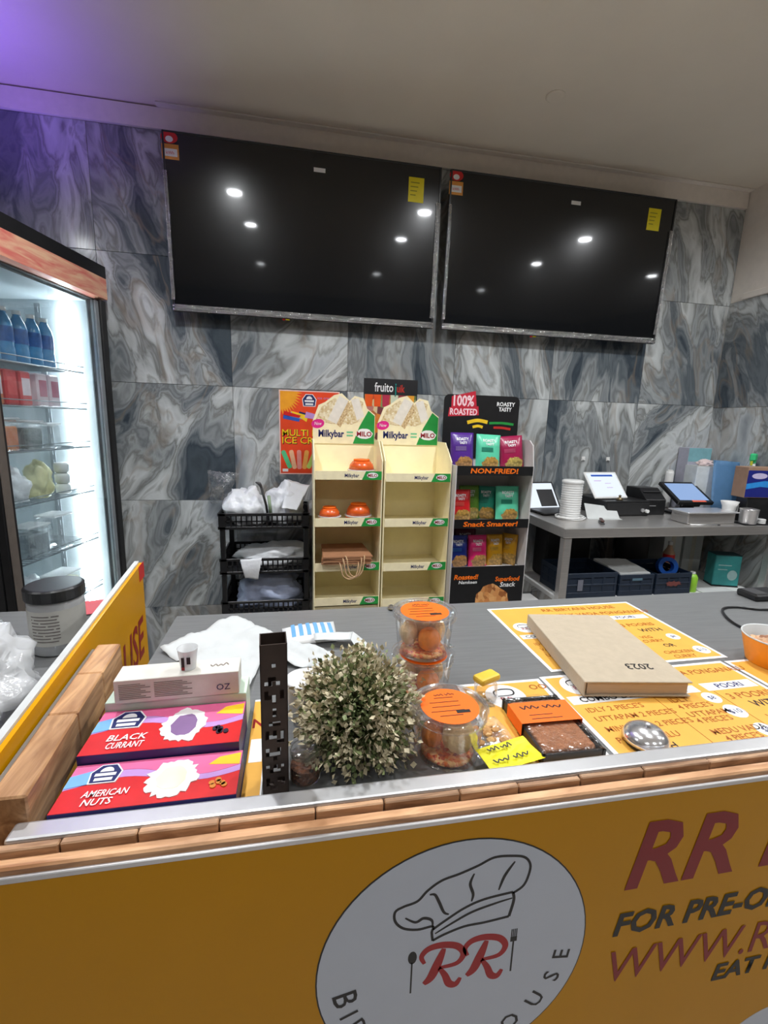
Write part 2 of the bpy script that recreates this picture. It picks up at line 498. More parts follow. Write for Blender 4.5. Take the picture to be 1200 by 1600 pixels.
def scribble(parent, M, u0, u1, v0, v1, m, seed=0, lay=2, words=2, name='handwriting'):
    """illegible handwriting: a few joined-up wavy words"""
    R = random.Random(seed); bm = BM()
    W = (u1 - u0) / words
    for k in range(words):
        a = u0 + k * W; b = a + W * .82; n = max(5, int((b - a) / ((v1 - v0) * .42)))
        pts = [(a + (b - a) * i / n, v0 + (v1 - v0) * ((.05 + .25 * R.random()) if i % 2 else (.55 + .45 * R.random()))) for i in range(n + 1)]
        stroke(bm, pts, (v1 - v0) * .20, M, 0, .0003 * lay, 3, taper=False)
    return obj(name, bm, m, parent)
def sheet(bm, P00, P10, P11, P01, n=14, amp=0.0, freq=20, th=0.0006, seed=0, zmin=None, fn=None):
    """crumpled sheet between four corners, with thickness"""
    P = [Vector(p) for p in (P00, P10, P11, P01)]
    top, bot = [], []
    for j in range(n + 1):
        tr, br = [], []
        for i in range(n + 1):
            u, v = i / n, j / n
            p = (1 - u) * (1 - v) * P[0] + u * (1 - v) * P[1] + u * v * P[2] + (1 - u) * v * P[3]
            if amp:
                d = mnoise.noise(Vector((p.x * freq + seed * 7.1, p.y * freq, p.z * freq + seed * 3.3)))
                d2 = abs(mnoise.noise(Vector((p.x * freq * 2.3 - seed, p.y * freq * 2.3, p.z * freq * 2 + seed))))
                p = p + Vector((0, 0, amp * (d + 0.8 * d2)))
            if fn: p = fn(p, u, v)
            if zmin is not None: p.z = max(p.z, zmin)
            tr.append(bm.verts.new(p + Vector((0, 0, th)))); br.append(bm.verts.new(p))
        top.append(tr); bot.append(br)
    for j in range(n):
        for i in range(n):
            bm.faces.new((top[j][i], top[j][i + 1], top[j + 1][i + 1], top[j + 1][i]))
            bm.faces.new((bot[j][i], bot[j + 1][i], bot[j + 1][i + 1], bot[j][i + 1]))
    for i in range(n):
        for a, b, c_, d in ((top[0][i], bot[0][i], bot[0][i + 1], top[0][i + 1]), (top[n][i + 1], bot[n][i + 1], bot[n][i], top[n][i]),
                            (top[i + 1][0], bot[i + 1][0], bot[i][0], top[i][0]), (top[i][n], bot[i][n], bot[i + 1][n], top[i + 1][n])):
            bm.faces.new((a, b, c_, d))
    return bm
def blob(bm, c, r, seed=0, amp=0.25, freq=2.2, flat=True, sub=4):
    """crumpled bag-like lump resting on its underside"""
    g = bmesh.ops.create_icosphere(bm, subdivisions=sub, radius=1.0)['verts']
    for v in g:
        n = v.co.normalized()
        o_ = Vector((seed * 3.7, seed, 1.3))
        k = 1 + amp * mnoise.noise(n * freq + o_) + amp * 0.9 * (0.35 - abs(mnoise.noise(n * freq * 1.9 + o_))) + amp * 0.55 * (0.3 - abs(mnoise.noise(n * freq * 4.3 - o_)))
        p = n * k
        z = p.z
        if flat and z < -0.62: z = -0.62
        v.co = Vector((c[0] + p.x * r[0], c[1] + p.y * r[1], c[2] + (z + 0.62) * r[2]))
    return bm

# ================================================================== ROOM
CZ = 2.84
struct(obj('floor', bx(-3.0, 5.0, -3.2, 2.62, -0.05, 0.0), FLOOR))
struct(obj('ceiling', bx(-3.0, 5.0, -3.2, 2.62, CZ, CZ + 0.06), CEIL))
wb = struct(obj('wall_back', bx(-3.0, 5.0, 2.594, 2.68, 0.0, CZ), GROUT), 'back wall clad in grey veined marble tiles')
XB = [-2.13, -1.53, -0.93, -0.33, 0.27, 0.87, 1.47, 2.07, 2.62]
ZB = [0.0, 0.41, 1.01, 1.61, 2.21, 2.745]
shared = {}
def tile(x0, x1, z0, z1, parent, side=False, y0=2.586, y1=2.594):
    k = (round(x1 - x0, 3), round(z1 - z0, 3), side)
    g = 0.0008
    if k not in shared:
        hx, hz = (x1 - x0) / 2 - g, (z1 - z0) / 2 - g
        o = obj('tile', bx(-hx, hx, -0.004, 0.004, -hz, hz, bev=0.0008), MARBLE)
        shared[k] = o.data
    else:
        o = bpy.data.objects.new('tile', shared[k]); C.objects.link(o)
    o.parent = parent
    if side:
        o.location = (2.616, (x0 + x1) / 2, (z0 + z1) / 2); o.rotation_euler = (0, 0, PI / 2)
    else:
        o.location = ((x0 + x1) / 2, 2.590, (z0 + z1) / 2)
    return o
for i in range(len(XB) - 1):
    for j in range(len(ZB) - 1):
        tile(XB[i], XB[i + 1], ZB[j], ZB[j + 1], wb)
wr = struct(obj('wall_right', bx(2.62, 3.0, 1.9, 2.594, 0, CZ), WHITE), 'short return wall at the right, tiles below pale plaster')
for z0, z1 in ((0.0, 0.41), (0.41, 1.01), (1.01, 1.60), (1.60, 2.225)):
    for y0, y1 in ((1.9, 1.986), (1.986, 2.586)):
        tile(y0, y1, z0, z1, wr, side=True)
struct(obj('wall_left', bx(-3.05, -3.0, -3.2, 2.62, 0, CZ), ROOMW))
struct(obj('wall_behind', bx(-3.0, 5.0, -3.25, -3.2, 0, CZ), ROOMW))
struct(obj('wall_far_right', bx(5.0, 5.05, -3.2, 2.62, 0, CZ), ROOMW))
struct(obj('trim_1', bx(-3.0, 2.615, 2.572, 2.594, 2.746, 2.832), WHITE))
bm = BM(); box(bm, -0.62, 2.615, 2.540, 2.594, 2.8325, 2.8395, bev=0.002)
struct(obj('trim_2', bm, WHITE))
struct(obj('trim_3', bx(2.600, 2.62, 1.9, 2.5, 2.226, 2.262, bev=0.003), WHITE))
bm = BM(); lathe(bm, [(0.040, 0.0), (0.040, -0.003), (0.034, -0.006)], 28, (1.094, 2.109, CZ))
tag(obj('blanking_plate', bm, CEIL), 'small round blanking plate painted over on the ceiling', 'ceiling plate')

# downlights
LAMPS = ['upper left spot in the left screen', 'upper right spot in the left screen', 'upper spot in the right screen',
         'lower left spot in the left screen', 'lower right spot in the left screen', 'lower left spot in the right screen',
         'spot at the right edge of the right screen', 'spot nearest the drinks fridge', 'faint low spot in the left screen',
         'faint low spot between the screens', 'faint low spot in the right screen']
def downlight(x, y, n):
    t = thing('downlight', 'round ceiling downlight mirrored as the ' + LAMPS[n], 'downlight', (x, y, CZ), group='ceiling downlights')
    bm = BM(); lathe(bm, [(0.046, 0), (0.062, 0), (0.060, -0.006), (0.048, -0.008), (0.046, -0.003)], 32, cap=False)
    obj('trim_ring', bm, WHITEP, t, smooth=True)
    dim = 0.42 if y < 0 else (1.25 if y > 1 else 0.46)          # row levels tuned to balance wall, counter and front panel
    bm = BM(); lathe(bm, [(0.0455, -0.0005), (0.0455, -0.0028)], 32)
    obj('diffuser', bm, emis('downlight_glow_%d' % int(dim * 100), (0.93, 0.97, 1.0), 45.0 * (dim if y < 0 else 1)), t)
    ld = bpy.data.lights.new('downlight_lamp', 'AREA'); ld.shape = 'DISK'; ld.size = 0.088
    ld.energy = DOWNLIGHT_W * dim; ld.color = (0.95, 0.975, 1.0); ld.spread = math.radians(160)
    lo = bpy.data.objects.new('downlight_lamp', ld); C.objects.link(lo); lo.parent = t
    lo.location = (0, 0, -0.0045)
for i, (x, y) in enumerate(DOWNLIGHTS): downlight(x, y, i)
def settle(t):
    """parts were built in room coordinates: bring them into the thing's own space"""
    bpy.context.view_layer.update()
    for ch in t.children: ch.location = ch.location - t.location
    return t

# ================================================================== SCREENS
SCREEN = mat('screen_black', (0.005, 0.006, 0.0075), 0.22, var=0.1, coat=0.7, spec=0.20)
FILM = clear_mat('creased_film', (0.95, 0.95, 0.95), 0.24, 0.10, bump=1.0, milky=0.07)
def television(x, label, W, H, stick_top, tilt):
    t = thing('television', label, 'television', (x, 2.508, 1.947), rot=(math.radians(tilt), 0, 0), group='wall screens')
    h = W / 2
    obj('casing', bx(-h + .02, h - .02, 0.018, 0.05, 0.03, H - 0.03, bev=0.006), BLACKM, t)
    obj('screen', bx(-h + .008, h - .008, 0.004, 0.017, 0.016, H - .008), SCREEN, t)
    bm = BM()
    box(bm, -h, h, 0, 0.02, 0, 0.0155, bev=.003); box(bm, -h, h, 0, 0.02, H - .0075, H, bev=.002)
    box(bm, -h, -h + .0078, 0, 0.02, 0.0155, H - .0075); box(bm, h - .0078, h, 0, 0.02, 0.0155, H - .0075)
    obj('bezel', bm, BLACKP, t)
    for nm, xa, xb, sd in (('left_film', -h - .003, -h + .014, 1), ('right_film', h - .020, h + .003, 4)):      # loose protective film folded round the edges
        bm = BM()
        sheet(bm, (xa, -0.004, 0.05), (xb, -0.004, 0.05), (xb, -0.004, H - .16), (xa, -0.004, H - .16), 16, 0.003, 30,
              fn=lambda p, u, v: Vector((p.x + 0.003 * mnoise.noise(Vector((p.z * 30, sd, 0))), p.y - 0.006 * abs(mnoise.noise(Vector((p.z * 25, u * 3, sd + 1)))), p.z)))
        obj(nm, bm, FILM, t, smooth=True)
    bm = BM()
    sheet(bm, (-h, -0.004, 0.002), (h, -0.004, 0.002), (h, -0.004, 0.030), (-h, -0.004, 0.030), 40, 0.0, 30,
          fn=lambda p, u, v: Vector((p.x, p.y - 0.008 * abs(mnoise.noise(Vector((p.x * 14, p.z * 60, 3)))), p.z)))
    obj('bottom_film', bm, FILM, t, smooth=True)
    M = FRONT(0, 0.0035, 0)
    e = print_(t, 'energy_label', rect(-h - .005, -h + .068, H - .112, H - .052), M, mat('energy_orange', rgb(222, 150, 60), 0.5))
    print_(e, 'energy_label_white', rect(-h + .002, -h + .061, H - .100, H - .070), M, WHITEPR, 2)
    r = print_(t, 'rating_label', ell(-h + .030, H - .026, .036, .024), M, REDPR, 2)
    print_(r, 'rating_window', ell(-h + .030, H - .033, .016, .012), M, WHITEPR, 3)
    lettering(e, 'kWh', M, REDPR, uc=-h + .031, v0=H - .092, v1=H - .080, lay=4)
    y = print_(t, 'yellow_sticker', rect(h - .165, h - .087, H - .165, H - .057), M, STKY)
    bm = BM()
    for k in range(4): prism(bm, rect(h - .155, h - .155 + .045 - .006 * k, H - .082 - .018 * k, H - .078 - .018 * k), M, 0, .0006)
    obj('small_print', bm, mat('faint_print', rgb(150, 138, 10), .6), y)
    print_(t, 'white_sticker', rect(.02, .075, H - .088, H - .070), M, WHITEPR)
    # coloured cable tips below the bottom edge
    obj('red_plug', bx(-.136 + .002, -.122, .004, .014, -0.008, -0.0002, bev=.002), REDPR, t)
    obj('yellow_plug', bx(-.118, -.098, .004, .014, -0.006, -0.0002, bev=.002), STKY, t)
    obj('wall_bracket', bx(-.25, .25, .051, .072, .15, .5), DARKG, t)
    return t
television(0.065, 'big black wall screen in protective film, nearer the drinks fridge', 1.295, 0.748, 0, 3.0)
television(1.412, 'big black wall screen in protective film, nearer the right return wall', 1.300, 0.752, 0, 2.4)

# ================================================================== DRINKS FRIDGE
FA = math.radians(12)
FP = Vector((-0.907, 2.5, 0))
FEX = Vector((math.sin(FA), math.cos(FA), 0)); FEY = Vector((-math.cos(FA), math.sin(FA), 0))
FROT = math.atan2(FEX.y, FEX.x)
def FW(s, d, z): return FP - s * FEX + d * FEY + Vector((0, 0, z))
FINT = mat('fridge_liner', rgb(196, 204, 208), 0.4, var=0.02)
FGREY = mat('fridge_frame_grey', rgb(150, 156, 160), 0.35, 0.3)
fr = thing('drinks_fridge', 'tall glass-door drinks fridge glowing white against the tiled wall', 'fridge', FP, FROT)
bm = BM()
box(bm, -.70, 0, .645, .68, 0, 2.10); box(bm, -.70, -.665, .005, .645, 0, 2.10); box(bm, -.035, 0, .005, .645, 0, 2.10)
box(bm, -.665, -.035, .005, .645, 1.965, 2.10); box(bm, -.665, -.035, .005, .645, 0, .40)
obj('cabinet', bm, BLACKM, fr)
bm = BM()
box(bm, -.664, -.036, .636, .644, .401, 1.964); box(bm, -.664, -.656, .03, .636, .401, 1.964); box(bm, -.044, -.036, .03, .636, .401, 1.964)
box(bm, -.656, -.044, .03, .636, 1.956, 1.964); box(bm, -.656, -.044, .03, .636, .401, .409)
obj('liner', bm, FINT, fr)
dr = obj('door', bx(-.70, -.645, -.035, 0, .38, 1.965, bev=.004), BLACKP, fr)
obj('door_far_stile', bx(-.042, 0, -.035, 0, .38, 1.965, bev=.004), BLACKP, dr)
obj('door_gasket', bx(-.066, -.043, -.026, -.004, .40, 1.955), FGREY, dr)
obj('door_bottom_rail', bx(-.645, -.042, -.035, 0, .30, .379), BLACKP, dr)
obj('glass_pane', bx(-.645, -.066, -.020, -.014, .379, 1.965), GLASS, dr)
obj('door_edge', bx(-.698, -.664, -.043, -.0355, .385, 1.96, bev=.003), mat('door_edge_grey', rgb(96, 88, 82), .45), dr)
hd = obj('header', bx(-.70, 0, -.045, .004, 1.97, 2.06), wood_mat('header_print', rgb(222, 118, 108), rgb(240, 196, 160), 'X', 14), fr)
obj('top_cap', bx(-.70, 0, -.045, .004, 2.0605, 2.112), BLACKP, fr)
bm = BM(); tube(bm, [(-.060, .125, .45), (-.060, .125, 1.93)], .013, 12)
obj('light_tube', bm, emis('fridge_tube', (0.88, 0.97, 1.0), 26.0), fr, smooth=True)
bm = BM()
for k in range(30): box(bm, -.050, -.0441, .255, .262, .45 + k * .05, .475 + k * .05)
box(bm, -.047, -.0441, .245, .272, .42, 1.94)
obj('shelf_track', bm, FGREY, fr)
SHZ = (1.640, 1.474, 1.297, 1.083, 0.846, 0.60)
for z in SHZ:
    bm = BM()
    tube(bm, [(-.652, .07, z - .004), (-.050, .07, z - .004)], .004, 6); tube(bm, [(-.652, .60, z - .004), (-.050, .60, z - .004)], .004, 6)
    tube(bm, [(-.652, .066, z + .022), (-.050, .066, z + .022)], .0022, 6)
    for k in range(24): tube(bm, [(-.645 + k * .0255, .07, z - .0025), (-.645 + k * .0255, .60, z - .0025)], .0018, 4)
    obj('shelf', bm, mat('shelf_wire', rgb(120, 126, 130), .35, .5), fr)
# what stands on the shelves
BLUEB = mat('blue_bottle', rgb(78, 142, 190), 0.18, var=0.15, scale=25, coat=0.4)
BLUEL = mat('bottle_label_blue', rgb(40, 86, 150), 0.35, var=0.3, scale=40)
def bottle(s, d, z, lab, col=BLUEB, lc=BLUEL, h=.205, r=.031):
    t = thing('drink_bottle', lab, 'bottle', FW(s, d, z), FROT, 'bottles on the top fridge shelf')
    bm = BM(); lathe(bm, [(r * .9, 0), (r, .006), (r, h * .25), (r * .93, h * .3), (r, h * .36), (r, h * .66), (r * .85, h * .76), (r * .45, h * .9), (r * .42, h * .93)], 20)
    obj('bottle_body', bm, col, t, smooth=True)
    bm = BM(); lathe(bm, [(r * 1.01, h * .37), (r * 1.01, h * .65)], 20, cap=False); obj('bottle_label', bm, lc, t, smooth=True)
    bm = BM(); lathe(bm, [(r * .5, h * .925), (r * .5, h)], 16); obj('cap', bm, WHITEP, t)
ORD = ['nearest the light tube', 'second from the light tube', 'third from the light tube', 'fourth from the light tube', 'fifth from the light tube']
for k in range(5): bottle(.19 + k * .072, .13, SHZ[0], 'blue water bottle on the top fridge shelf, ' + ORD[k])
bottle(.55, .13, SHZ[0], 'pale drink bottle with yellow label, outermost on the top fridge shelf', mat('pale_bottle', rgb(190, 210, 220), .2), mat('gold_label', rgb(210, 170, 60), .4))
def carton(s, z, lab, c1, c2, w=.058, h=.135):
    t = thing('drink_carton', lab, 'carton', FW(s, .12, z), FROT, 'cartons on the second fridge shelf')
    obj('carton_body', bx(-w / 2, w / 2, -.03, .03, 0, h, bev=.006), c1, t)
    print_(t, 'carton_band', rect(-w * .36, w * .36, h * .30, h * .8), FRONT(0, -.0301, 0), c2, 2)
RC = mat('carton_red', rgb(206, 40, 44), .35); PC = mat('carton_pink_white', rgb(226, 206, 212), .35); PB = mat('carton_pink_band', rgb(190, 110, 130), .4)
OC = mat('carton_orange', rgb(206, 110, 60), .35)
carton(.215, SHZ[1], 'white and pink carton on the second fridge shelf beside the light tube', PC, PB)
carton(.285, SHZ[1], 'white and pink carton on the second fridge shelf, touching the red ones', PC, PB)
carton(.375, SHZ[1], 'red carton with pale band on the second fridge shelf, inner one', RC, PC)
carton(.445, SHZ[1], 'all-red carton on the second fridge shelf, outer one', RC, mat('carton_red_band', rgb(224, 70, 70), .4))
carton(.515, SHZ[1], 'orange carton on the second fridge shelf', OC, PC)
def clearbox(s, z, lab, fillc, w=.10, h=.12, d=.12, group='tubs on the third fridge shelf', fill=.8, lid=WHITEP):
    t = thing('food_tub', lab, 'tub', FW(s, d, z), FROT, group)
    obj('tub_wall', bx(-w / 2, w / 2, -.045, .045, 0, h, bev=.008), CLEAR, t)
    if fillc: obj('filling', bx(-w / 2 + .004, w / 2 - .004, -.041, .041, .004, h * fill, bev=.006), fillc, t)
    obj('lid', bx(-w / 2 - .003, w / 2 + .003, -.048, .048, h + .0005, h + .010, bev=.003), lid, t)
LIDC = MILKY
clearbox(.50, SHZ[2], 'clear tub of orange food, outer tub on the third fridge shelf', cells_mat('orange_food', [rgb(226, 120, 50), rgb(240, 150, 70), rgb(200, 90, 40)], 40), lid=LIDC)
clearbox(.375, SHZ[2], 'clear tub of dark food on the third fridge shelf', cells_mat('dark_food', [rgb(70, 84, 84), rgb(110, 124, 120), rgb(50, 60, 62)], 40), lid=LIDC, h=.11)
clearbox(.265, SHZ[2], 'empty clear tub on the third fridge shelf nearest the light tube', None, w=.08, lid=LIDC, h=.10)
for k, (s, rr, lab, m) in enumerate([(.455, (.075, .055, .085), 'knotted bag of white food on the fourth fridge shelf, outer one', BAGW),
                                     (.295, (.052, .050, .095), 'white bag with yellow contents on the fourth fridge shelf', mat('cream_bag', rgb(226, 222, 170), .35, bump=.5, bscale=20)),
                                     ]):
    bm = BM(); blob(bm, (0, 0, 0), rr, k + 3, .3)
    place(tag(obj('food_bag', bm, m, smooth=True), lab, 'bag', 'bags on the fourth fridge shelf'), FW(s, .15, SHZ[3] + .001), FROT)
for k in range(3):
    bm = BM(); lathe(bm, [(.020, 0), (.030, .006), (.031, .036), (.026, .046), (.010, .048)], 18)
    place(tag(obj('white_cup', bm, WHITEP, smooth=True), 'small white dessert cup, %s of the column beside the fridge light' % ('lowest', 'middle', 'top')[k], 'cup', 'dessert cups in the fridge'), FW(.185, .12, SHZ[3] + .001 + k * .0485), FROT)
clearbox(.41, SHZ[4], 'clear box with white lid on the fifth fridge shelf, outer one', cells_mat('pale_food', [rgb(150, 160, 166), rgb(190, 198, 202), rgb(120, 130, 136)], 30), w=.12, h=.13, group='tubs on the fifth fridge shelf', lid=LIDC)
clearbox(.265, SHZ[4], 'clear box with white lid on the fifth fridge shelf beside the light tube', None, w=.11, h=.15, group='tubs on the fifth fridge shelf', lid=LIDC)
bm = BM(); blob(bm, (0, 0, 0), (.06, .05, .09), 9, .3)
place(tag(obj('food_bag', bm, BAGW, smooth=True), 'crumpled white bag at the bottom of the fridge', 'bag'), FW(.40, .15, SHZ[5] + .001), FROT)
clearbox(.26, SHZ[5], 'clear box with creamy filling on the lowest fridge shelf', mat('cream_fill', rgb(226, 222, 190), .5), w=.14, h=.12, group='tubs low in the fridge', lid=LIDC)
# coloured light bar lying on top of the fridge
lb = thing('light_bar', 'purple light bar lying on top of the drinks fridge', 'light', FW(.50, .27, 2.101), FROT)
obj('bar_body', bx(-.25, .25, -.02, .02, 0, .02, bev=.003), DARKG, lb)
obj('bar_diffuser', bx(-.245, .245, -.012, .012, .0205, .028, bev=.002), emis('purple_glow', (0.22, 0.10, 1.0), 4.0), lb)
ld = bpy.data.lights.new('light_bar_lamp', 'AREA'); ld.shape = 'RECTANGLE'; ld.size = .49; ld.size_y = .03; ld.energy = PURPLE_W; ld.color = (0.25, 0.13, 1.0); ld.spread = math.radians(112)
lo = bpy.data.objects.new('light_bar_lamp', ld); C.objects.link(lo); lo.parent = lb; lo.location = (0, 0, .031); lo.rotation_euler = (PI, 0, 0)

# ================================================================== SERVICE COUNTER
sc = thing('service_counter', 'yellow-fronted service counter with wood-block edge and grey steel top', 'counter', (0.55, 0.72, 0))
WT = 1.01
bm = BM()
prism(bm, [(-.272, .460), (1.95, .460), (1.95, 1.036), (-.268, 1.036), (-.268, .80)], FLAT(0, 0, 0), .975, WT)
obj('worktop', bm, WORKTOP, sc)
obj('steel_lip', bx(-.284, 1.95, .4365, .4595, .99, 1.040, bev=.003, seg=2), STEELP, sc)
x = -.40; k = 0
R = random.Random(3)
while x < 1.9:
    L_ = R.uniform(.070, .105)
    dz = R.uniform(-.0012, .0012); dy = R.uniform(-.0008, .0008)
    obj('wood_block', bx(x, x + L_ - .0014, .4285 + dy, .4360, 1.000, 1.0370 + dz, bev=.0012), WOODB, sc)
    x += L_
obj('wood_rail', bx(-.42, 1.95, .4148, .4278, .985, 1.0300, bev=.002), WOODR, sc)
obj('aluminium_trim', bx(-.42, 1.95, .4105, .4145, 1.0170, 1.0235, bev=.0008), STEELP, sc)
obj('carcass', bx(-.26, 1.93, .4290, 1.02, .0, .974), DARKG, sc)
bm = BM(); box(bm, -.42, 1.95, .4130, .4144, .02, 1.0168); fp = obj('front_panel', bm, YELLOW, sc)
# artwork drawn at 1/1.02 size, placed on the panel face
P = Matrix.Translation((0, .4129, 1.45)) @ Matrix.Scale(1.0198, 4) @ FRONT() @ Matrix.Translation((0, -1.45, 0))
print_(fp, 'logo_border', ell(.181, .835, .1655, .1655, 72), P, BLACKPR, 1)
print_(fp, 'logo_disc', ell(.181, .835, .1638, .1638, 72), P, LOGOW, 2)
HAT = [[(0.1486, 0.8691), (0.147, 0.881), (0.1475, 0.8894), (0.13, 0.8886), (0.1133, 0.8939), (0.1036, 0.9054), (0.1031, 0.9183), (0.1122, 0.9236), (0.1282, 0.9281), (0.1393, 0.9402), (0.1552, 0.9509), (0.1762, 0.9564), (0.1973, 0.9635), (0.2162, 0.9712), (0.2385, 0.9695), (0.254, 0.9647), (0.2616, 0.9533), (0.2605, 0.9382), (0.2552, 0.925), (0.2432, 0.917)],
       [(0.1478, 0.8848), (0.1608, 0.8935), (0.1842, 0.9074), (0.2082, 0.9152), (0.243, 0.9187)],
       [(0.243, 0.9187), (0.2451, 0.9068), (0.2409, 0.8844)],
       [(0.1486, 0.8691), (0.1618, 0.8749), (0.1859, 0.8813), (0.2107, 0.8819), (0.2409, 0.8844)],
       [(0.151, 0.8784), (0.1707, 0.8891), (0.1945, 0.9002), (0.2238, 0.907), (0.2428, 0.9101)],
       [(0.142, 0.9342), (0.1481, 0.933), (0.1535, 0.922), (0.16, 0.9067), (0.166, 0.9026)],
       [(0.1932, 0.9533), (0.1893, 0.9402), (0.1937, 0.9253), (0.1925, 0.9154)],
       [(0.2418, 0.9612), (0.2308, 0.9437), (0.2249, 0.925)],
       [(0.1151, 0.9075), (0.1271, 0.8994), (0.1364, 0.9031), (0.1461, 0.8982), (0.1476, 0.8883)]]
bm = BM()
for i, s in enumerate(HAT): stroke(bm, s, .0030 if i in (0, 1, 3, 4) else .0036, P, 0, .0009, 6, taper=i > 3)
obj('chef_hat', bm, BLACKPR, fp)
RRS = [([(0.163, 0.8542), (0.1567, 0.835), (0.1493, 0.8159), (0.1409, 0.8077)], .0115),
       ([(0.1404, 0.8377), (0.1365, 0.8485), (0.1443, 0.8579), (0.1602, 0.8601), (0.1787, 0.8548), (0.1875, 0.8422), (0.1803, 0.8295), (0.1586, 0.8274)], .0088),
       ([(0.1586, 0.8274), (0.1662, 0.8148), (0.172, 0.8012), (0.1802, 0.798), (0.1857, 0.8064)], .0092)]
bm = BM()
for s, wd in RRS:
    stroke(bm, s, wd, P, 0, .0009, 6)
    stroke(bm, [(u + .0525, v) for u, v in s], wd, P, 0, .0009, 6)
obj('logo_initials', bm, mat('logo_red', rgb(186, 20, 30), .4), fp)
bm = BM()
prism(bm, ell(.1256, .8495, .0052, .0088), P, 0, .0009); prism(bm, rect(.1244, .1262, .798, .843), P, 0, .0009)
obj('logo_spoon', bm, BLACKPR, fp)
bm = BM()
for q in (-1.5, -.5, .5, 1.5): prism(bm, rect(.2500 + q * .0021 - .0006, .2500 + q * .0021 + .0006, .852, .864), P, 0, .0009)
prism(bm, rect(.2459, .2541, .846, .8525), P, 0, .0009); prism(bm, rect(.2490, .2510, .801, .846), P, 0, .0009)
obj('logo_fork', bm, BLACKPR, fp)
# curved name under the initials
def arc_text(body, cx, cz, rad, a0, a1, parent, M, m, big, small):
    adv = []
    for ch in body:
        s = big if ch.isupper() else small
        me = text_mesh(ch.upper() if ch != ' ' else 'I', s, bold=.006 * s)
        xs = [v.co.x for v in me.vertices]
        adv.append((ch, s, (max(xs) - min(xs)) if ch != ' ' else small * .35, min(xs), me))
    gap = (rad * (a1 - a0) - sum(a[2] for a in adv)) / (len(adv) - 1)
    pos = 0.0
    bm = BM()
    for ch, s, wdt, x0, me in adv:
        if ch != ' ':
            a = a0 + (pos + wdt / 2) / rad
            c_, s_ = math.cos(a), math.sin(a)
            base = Vector((cx + rad * c_, cz + rad * s_)); right = Vector((-s_, c_)); up = Vector((-c_, -s_))
            vs_ = []
            for v in me.vertices:
                p = base + right * (v.co.x - x0 - wdt / 2) + up * v.co.y
                vs_.append(bm.verts.new(M @ Vector((p.x, p.y, .0009))))
            for f in me.polygons:
                try: bm.faces.new([vs_[i] for i in f.vertices])
                except ValueError: pass
        pos += wdt + gap
        bpy.data.meshes.remove(me)
    return obj('logo_name', bm, m, parent)
arc_text('Biryani', .181, .835, .148, math.radians(188), math.radians(263), fp, P, BLACKPR, .040, .032)
arc_text('House', .181, .835, .148, math.radians(280), math.radians(353), fp, P, BLACKPR, .040, .032)
lettering(fp, 'RR BIRYANI', P, CRIMSON, .393, None, .894, .988, shear=.22, bold=.018)
lettering(fp, 'FOR PRE-ORDER', P, BLACKPR, .386, None, .823, .857, shear=.2, bold=.03)
lettering(fp, 'WWW.R', P, CRIMSON, .388, .640, .748, .797, shear=.15, bold=.0)
lettering(fp, 'EAT F', P, BLACKPR, .553, .662, .711, .738, shear=.2, bold=.03)
print_(fp, 'lower_disc', ell(.69, .52, .117, .117, 60), P, LOGOW, 2)
# left-hand beam of the frame, slightly off square
def LX(y, off): return -.275 - (y - .496) * .0766 - off
for a, b in ((.4605, .600), (.6012, .700), (.7012, .795)):
    bm = BM(); prism(bm, [(LX(a, 0), a), (LX(b, 0), b), (LX(b, .036), b), (LX(a, .036), a)][::-1], FLAT(), 1.0105 if a > .45 else .99, 1.068)
    bmesh.ops.bevel(bm, geom=bm.edges[:], offset=.002, segments=1, affect='EDGES')
    obj('frame_beam', bm, WOODL, sc)
bm = BM(); prism(bm, [(LX(.4605, .0365), .4605), (LX(.795, .0365), .795), (LX(.795, .045), .795), (LX(.4605, .045), .4605)][::-1], FLAT(), .97, 1.060)
obj('frame_strip', bm, mat('grey_strip', rgb(120, 116, 110), .5), sc)
settle(sc)

# side sign board running back from the counter's left end
ss = thing('side_sign', 'yellow sign board with white edge running back beside the wooden beam', 'sign', (-.34, .82, 0))
bm = BM(); prism(bm, [(LX(.4375, .0475), .4375), (LX(1.165, .0475), 1.165), (LX(1.165, .0535), 1.165), (LX(.4375, .0535), .4375)][::-1], FLAT(), .02, 1.098)
def slope(bm):
    for v in bm.verts:
        if v.co.z > 1: v.co.z -= .020 * (1.165 - v.co.y) / .74
    return bm
sb = obj('sign_face', slope(bm), YELLOW, ss)
bm = BM(); prism(bm, [(LX(.4375, .054), .4375), (LX(1.165, .054), 1.165), (LX(1.165, .064), 1.165), (LX(.4375, .064), .4375)][::-1], FLAT(), .02, 1.102)
obj('foam_core', slope(bm), mat('foam_edge', rgb(206, 208, 206), .6), ss)
bm = BM(); prism(bm, [(LX(.4375, .065), .4375), (LX(1.165, .065), 1.165), (LX(1.165, .068), 1.165), (LX(.4375, .068), .4375)][::-1], FLAT(), .02, 1.096)
obj('backing', slope(bm), DARKG, ss)
ey = Vector((-.0766, 1, 0)).normalized()
SP = FR((LX(.4375, .0474), .4375, 0), ey, (0, 0, 1))
lettering(sb, 'HOUSE', SP, CRIMSON, .36, .70, .885, .978, shear=.15, bold=.018)
print_(sb, 'red_corner_tape', rect(.695, .742, 1.060, 1.0978), SP, REDPR, 2)
settle(ss)

